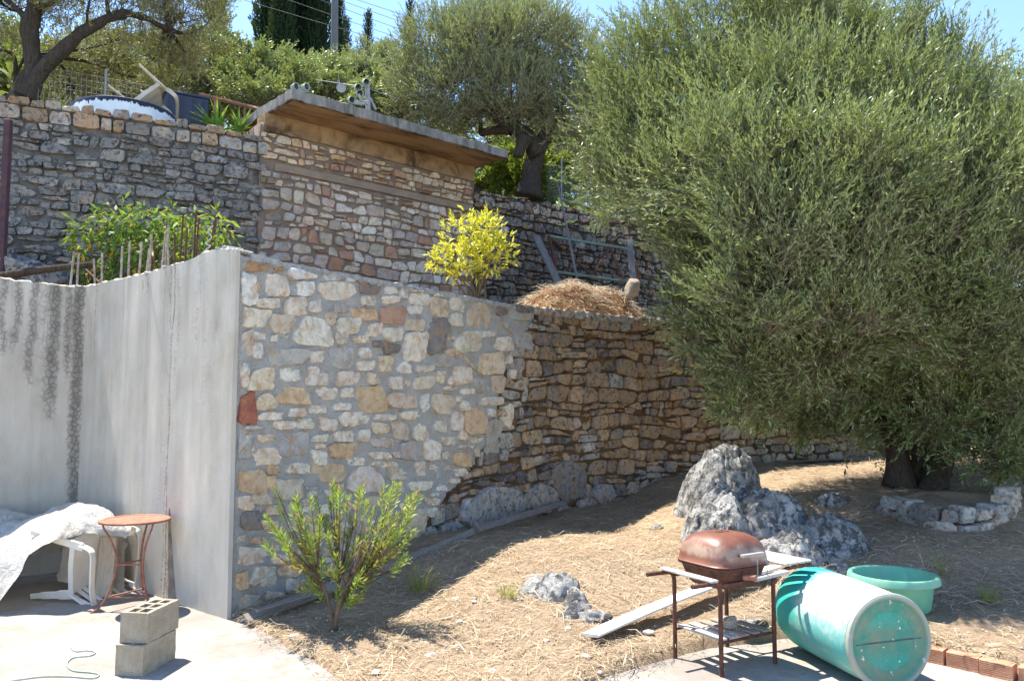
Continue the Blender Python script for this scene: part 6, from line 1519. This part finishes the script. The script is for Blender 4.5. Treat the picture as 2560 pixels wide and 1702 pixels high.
# flared cement fillet and the green cord
V = []
for k in range(12):
    t_ = k / 11; v = lerp(.80, -.01, t_); uc = fu(424, 1400) + .09 * t_; w = lerp(.012, .115, t_)
    for du, d in ((-w, .004), (-w * .5, .02 + .03 * t_), (w * .5, .03 + .05 * t_), (w, .004)): V.append(FACE.fr(uc + du + .008 * fbm((v * 9, du * 50, 0), 3), v, d + .006 * fbm((v * 7, du * 30, 4), 3)))
M['brown_cement'] = m_simple('stained_cement', (.34, .28, .22), (.20, .165, .135), 9, .95, .15, .9, 50, .02)
part('cement_fillet', (V, grid_faces(12, 4)), M['brown_cement'], cw, 40, True)
cp = [(0, 1706), (50, 1697), (110, 1690), (176, 1690), (232, 1694), (248, 1685), (229, 1680), (183, 1675), (167, 1659), (183, 1643), (225, 1638), (238, 1629), (218, 1625), (190, 1627), (176, 1617)]
M['cord'] = m_simple('pale_green_cord', (.36, .44, .38), (.50, .54, .47), 30, .7, .2, 0)
o = link('cord', py_mesh('cord', *tube(smooth_path([atz(x, y, .006) for x, y in cp], 5), .0045, 6)), M['cord'], None, 60); tag(o, 'thin pale green cord snaking over the sunlit floor by the blocks', 'cord')
o = link('string', py_mesh('string', *tube(smooth_path([FACE.fr(*FACE.hit(x, y), -.085 + .02 * (k % 2)) for k, (x, y) in enumerate([(510, 560), (503, 575), (507, 590), (497, 605), (504, 612), (494, 625), (496, 645)])], 4), .006, 5)), M['cord'], None, 60); tag(o, 'pale green string tied round the slanting rebar', 'string')

# ---- leafy shrub in front of the mortared wall
M['shrub'] = m_leaf('shrub_leaf', (.34, .20, .10), (.26, .30, .04), (.28, .46, .055), (.32, .40, .10), .35, .38, (.42, .22, .14), .10, .5)
sb = gpt(835, 1572)
sh_ = thing('leafy_shrub', 'yellow green leafy shrub with leaning brown stem before the mortared wall', 'shrub', sb)
rr = random.Random(77)
tips = [(690,1225),(740,1235),(665,1290),(672,1300),(790,1240),(830,1210),(825,1250),(870,1240),(905,1222),(960,1220),(985,1208),(975,1235),(1020,1245),(1040,1232),(1020,1290),(1035,1330),(1010,1390),(980,1330),(700,1330),(665,1362),(720,1380),(760,1300),(800,1290),(850,1290),(890,1290),(930,1280),(870,1330),(820,1340),(780,1340),(910,1340),(950,1350),(990,1290),(760,1400),(800,1390),(840,1390),(880,1380),(930,1390),(790,1450),(820,1430),(900,1430),(930,1450),(870,1450),(850,1470),(960,1400),(740,1270),(700,1270),(850,1225),(915,1255),(1000,1330),(950,1300),(880,1490),(905,1480)]
mains = [[sb, at(850, 1500, sb.y), at(885, 1430, sb.y - .02), at(905, 1350, sb.y)], [sb, at(845, 1490, sb.y + .05), at(845, 1420, sb.y + .1), at(840, 1330, sb.y + .08)], [sb, at(815, 1480, sb.y - .05), at(780, 1420, sb.y - .08), at(740, 1340, sb.y - .1)], [sb, at(860, 1500, sb.y + .05), at(920, 1420, sb.y + .12), at(970, 1330, sb.y + .1)]]
for k, mp in enumerate(mains): part('stem', tube(smooth_path(mp, 4), [lerp(.030 if k == 0 else .014, .008, i / 12) for i in range(13)], 7), M['bark_light'], sh_, 180, True)
P, D, L, T = [], [], [], []; vf = []
for tx_, ty_ in tips:
    for rep in range(2 if rr.random() < .45 else 1):
        e = at(tx_ + rr.uniform(-14, 14) * rep, ty_ + rr.uniform(-5, 14) * rep, sb.y + rr.uniform(-.32, .34))
        mp = min((m_ for m_ in mains), key=lambda m_: (m_[-1] - e).length); s = lerp(mp[1], mp[2], rr.uniform(.1, 1)); s = s if s.z < e.z - .05 else mp[1]
        mid = lerp(s, e, .6) + Vector((0, 0, -.03)); vf.append(tube([s, mid, e], [.006, .005, .003], 5))
        d = (e - mid).normalized() + Vector((0, 0, .25)); Ls = rr.uniform(.14, .22); P.append(e - d.normalized() * Ls); D.append(d); L.append(Ls); T.append(rr.uniform(.55, .95))
        if rr.random() < .55: P.append(lerp(s, mid, rr.uniform(.4, .9))); D.append(mid - s + Vector((rr.uniform(-.1, .1), rr.uniform(-.1, .1), 0))); L.append(.16); T.append(rr.uniform(.05, .55))
part('twigs', join(*vf), M['bark_light'], sh_, 180, True, 'stuff')
V, F, TT = leaf_cloud(np.array(P) - np.array(sb), np.array(D), np.array(L), 30, .060, .0125, .85, np.array(T), 91)
link('foliage', np_mesh('foliage', V, F, TT), M['shrub'], sh_, None, 'stuff')
# grass tufts
M['grass'] = m_leaf('grass_blade', (.40, .32, .12), (.22, .27, .08), (.16, .25, .06), (.22, .27, .08), .4, .5, (.5, .42, .2), .1, .3)
def tuft(label, px, py, r, h, n, seed, t0=.6):
    b = gpt(px, py); rg = np.random.default_rng(seed); a = rg.uniform(0, 6.28, n); q = rg.uniform(0, 1, n) ** .7 * r
    P = np.stack([q * np.cos(a), q * np.sin(a), np.zeros(n) - .01], 1); D = np.stack([np.cos(a) * .45, np.sin(a) * .45, np.ones(n)], 1) + rg.normal(0, .2, (n, 3))
    D /= np.linalg.norm(D, axis=1, keepdims=True); hh = h * rg.uniform(.4, 1.1, n)[:, None]; X_ = np.stack([-np.sin(a), np.cos(a), np.zeros(n)], 1) * .0022
    mid = P + D * hh * .55; tip = P + D * hh + np.stack([np.cos(a), np.sin(a), -np.ones(n) * .4], 1) * hh * .25
    V = np.stack([P - X_, P + X_, mid + X_ * .8, mid - X_ * .8, tip + X_ * .2, tip - X_ * .2], 1).reshape(-1, 3); i = np.arange(n)[:, None] * 6
    F = np.concatenate([i + np.array([[0, 1, 2, 3]]), i + np.array([[3, 2, 4, 5]])]); T = np.zeros((n, 6, 3)); T[..., 0] = np.clip(t0 + rg.normal(0, .2, n), 0, 1)[:, None]; T[..., 1] = rg.uniform(0, 1, n)[:, None]
    o = link('grass_tuft', np_mesh('grass_tuft', V, F, T.reshape(-1, 3)), M['grass'], None, None); o.location = b; o['kind'] = 'thing'; tag(o, label, 'grass tuft')
tuft('green grass tuft at the shadow edge right of the leafy shrub', 1052, 1478, .10, .32, 130, 5, .35)
tuft('small dry tuft on the sunlit slope left of the middle outcrop', 1268, 1492, .06, .15, 80, 6, .12)
tuft('thin dry tuft standing by the rim of the turquoise tub', 2360, 1440, .04, .38, 24, 7, .25)
tuft('dry tuft at the shadow edge below the planter', 2475, 1505, .08, .18, 90, 8, .2)

# ---- loose stones and the straw lying everywhere
M['pale_stone'] = m_simple('pale_pebble', (.60, .55, .48), (.46, .40, .33), 8, .95, .15, .6, 50, .01)
rr = random.Random(31); pm = []
for k in range(5):
    me = py_mesh('loose_stone', *rock_vf((0, 0, 0), (.042, .032, .017), 200 + k, 2, .3, 1.2)); me.materials.append(M['pale_stone']); pm.append(me)
for px, py, lab in [(1140, 1498, 'on the sunlit slope just below the green grass tuft'), (735, 1592, 'on dark soil just left of the leafy shrub stem'), (1075, 1640, 'at the very tip of the leafy shrub shadow'),
        (1185, 1505, 'between the green grass tuft and the small dry tuft'), (1230, 1678, 'at the bottom edge of the picture below the middle outcrop'), (940, 1682, 'beside the floor edge at the bottom of the picture'), (1365, 1603, 'below the ragged grey rock of the middle outcrop'),
        (1420, 1572, 'touching the left tip of the ragged grey rock'), (1465, 1643, 'just below the near end of the white board'), (1620, 1582, 'under the white board near the barbecue leg'), (1300, 1500, 'just left of the crumbling middle outcrop'), (1150, 1555, 'alone on open straw right of the leafy shrub shadow'), (1500, 1682, 'on the dirt where the floor begins before the barbecue')]:
    p = gpt(px, py); o = bpy.data.objects.new('loose_stone', rr.choice(pm)); COL.objects.link(o); s = rr.uniform(.6, 1.25); o.location = (p.x, p.y, p.z + .006); o.scale = (s, s, s); o.rotation_euler = (0, 0, rr.uniform(0, 6)); tag(o, 'small pale stone ' + lab, 'stone', 'loose pale stones on the dry ground')
V, F = [], []
for k in range(900):
    x = rr.uniform(-1.8, 4.5); y = rr.uniform(4.6, 8.0)
    if sd_poly(np.array([x]), np.array([y]), DIRT)[0] < -.05: continue
    v, f = rock_vf((x, y, gz(x, y) + .004), [rr.uniform(.006, .018), rr.uniform(.005, .014), rr.uniform(.004, .009)], k, 1, .2, 1.0, rr.uniform(0, 3)); n = len(V); V += v; F += [tuple(i + n for i in q) for q in f]
link('gravel', py_mesh('gravel', V, F), M['pale_stone'], None, 180, 'stuff')
def m_straw():
    t = NT('dry_straw'); v = t.sep(t.attr('tint'), 0)
    c = t.ramp(v, (0, (.20, .13, .075)), (.35, (.37, .275, .17)), (.7, (.50, .40, .265)), (1, (.62, .54, .40)))
    return t.done(mixs(t, .2, t.bsdf(c, .75, .25), t.n('BsdfTranslucent', Color=c)))
M['straw'] = m_straw()
def straw(name, P, N, seed, l0, l1, w, lift, parent=None, off=None, tb=.55):
    rg = np.random.default_rng(seed); n = len(P); a = rg.uniform(0, 6.283, n); l = rg.uniform(l0, l1, n)
    D = np.stack([np.cos(a), np.sin(a), rg.normal(.02, .16, n)], 1); D -= N * (D * N).sum(1, keepdims=True) * .85; D /= np.linalg.norm(D, axis=1, keepdims=True)
    S = np.cross(D, N); S /= np.linalg.norm(S, axis=1, keepdims=True) + 1e-9; S = S + N * rg.normal(0, .4, (n, 1)); W = (w * rg.uniform(.6, 1.3, n))[:, None]
    P = P + N * (lift * rg.uniform(.1, 1.0, n)[:, None]); B = N * (l * rg.uniform(.0, .14, n))[:, None] + S * (l * rg.normal(0, .1, n))[:, None]
    a0 = P - D * l[:, None] / 2; a1 = P + B; a2 = P + D * l[:, None] / 2
    V = np.stack([a0 - S * W * .5, a0 + S * W * .5, a1 + S * W, a1 - S * W, a2 + S * W * .3, a2 - S * W * .3], 1).reshape(-1, 3)
    if off is not None: V = V - np.array(off)
    i = np.arange(n)[:, None] * 6; F = np.concatenate([i + np.array([[0, 1, 2, 3]]), i + np.array([[3, 2, 4, 5]])])
    T = np.zeros((n, 6, 3)); T[..., 0] = np.clip(rg.normal(tb, .22, n), 0, 1)[:, None]
    return link(name, np_mesh(name, V, F, T.reshape(-1, 3)), M['straw'], parent, None, 'stuff')
rg = np.random.default_rng(3); n = 130000
y = 4.4 + 9.2 * rg.uniform(0, 1, n) ** 1.25; x = -2.4 + rg.uniform(0, 1, n) * (4.6 + y * .42)
s_ = sd_poly(x, y, DIRT); clump = np.array([fbm((a * 1.1, b * 1.1, 9), 3) for a, b in zip(x, y)])
keep = (s_ > -.03 + .05 * rg.normal(size=n)) & (rg.uniform(-.55, .5, n) < clump + .25)
x, y = x[keep], y[keep]; z = ground_np(x, y); e = .02
Nn = np.stack([-(ground_np(x + e, y) - z) / e, -(ground_np(x, y + e) - z) / e, np.ones(len(x))], 1); Nn /= np.linalg.norm(Nn, axis=1, keepdims=True)
n2 = 2500; k2 = rg.choice(len(x), n2)
straw('long_straw', np.stack([x[k2], y[k2], z[k2] + .02], 1), Nn[k2], 14, .14, .34, .0028, .03, None, None, .66)
straw('dry_grass', np.stack([x, y, z + .014], 1), Nn, 4, .04, .13, .0017, .016)
m_ = 5200; rg = np.random.default_rng(6); idx = rg.integers(0, len(HV), m_); Ph = np.array([HV[i] for i in idx]) + np.array(hc) + rg.normal(0, .03, (m_, 3)) * np.array([1, 1, .2])
Nh = np.array([[.1, -.3, .95]] * m_); straw('straw', Ph, Nh, 7, .10, .30, .004, .06, hp, hc, .6)
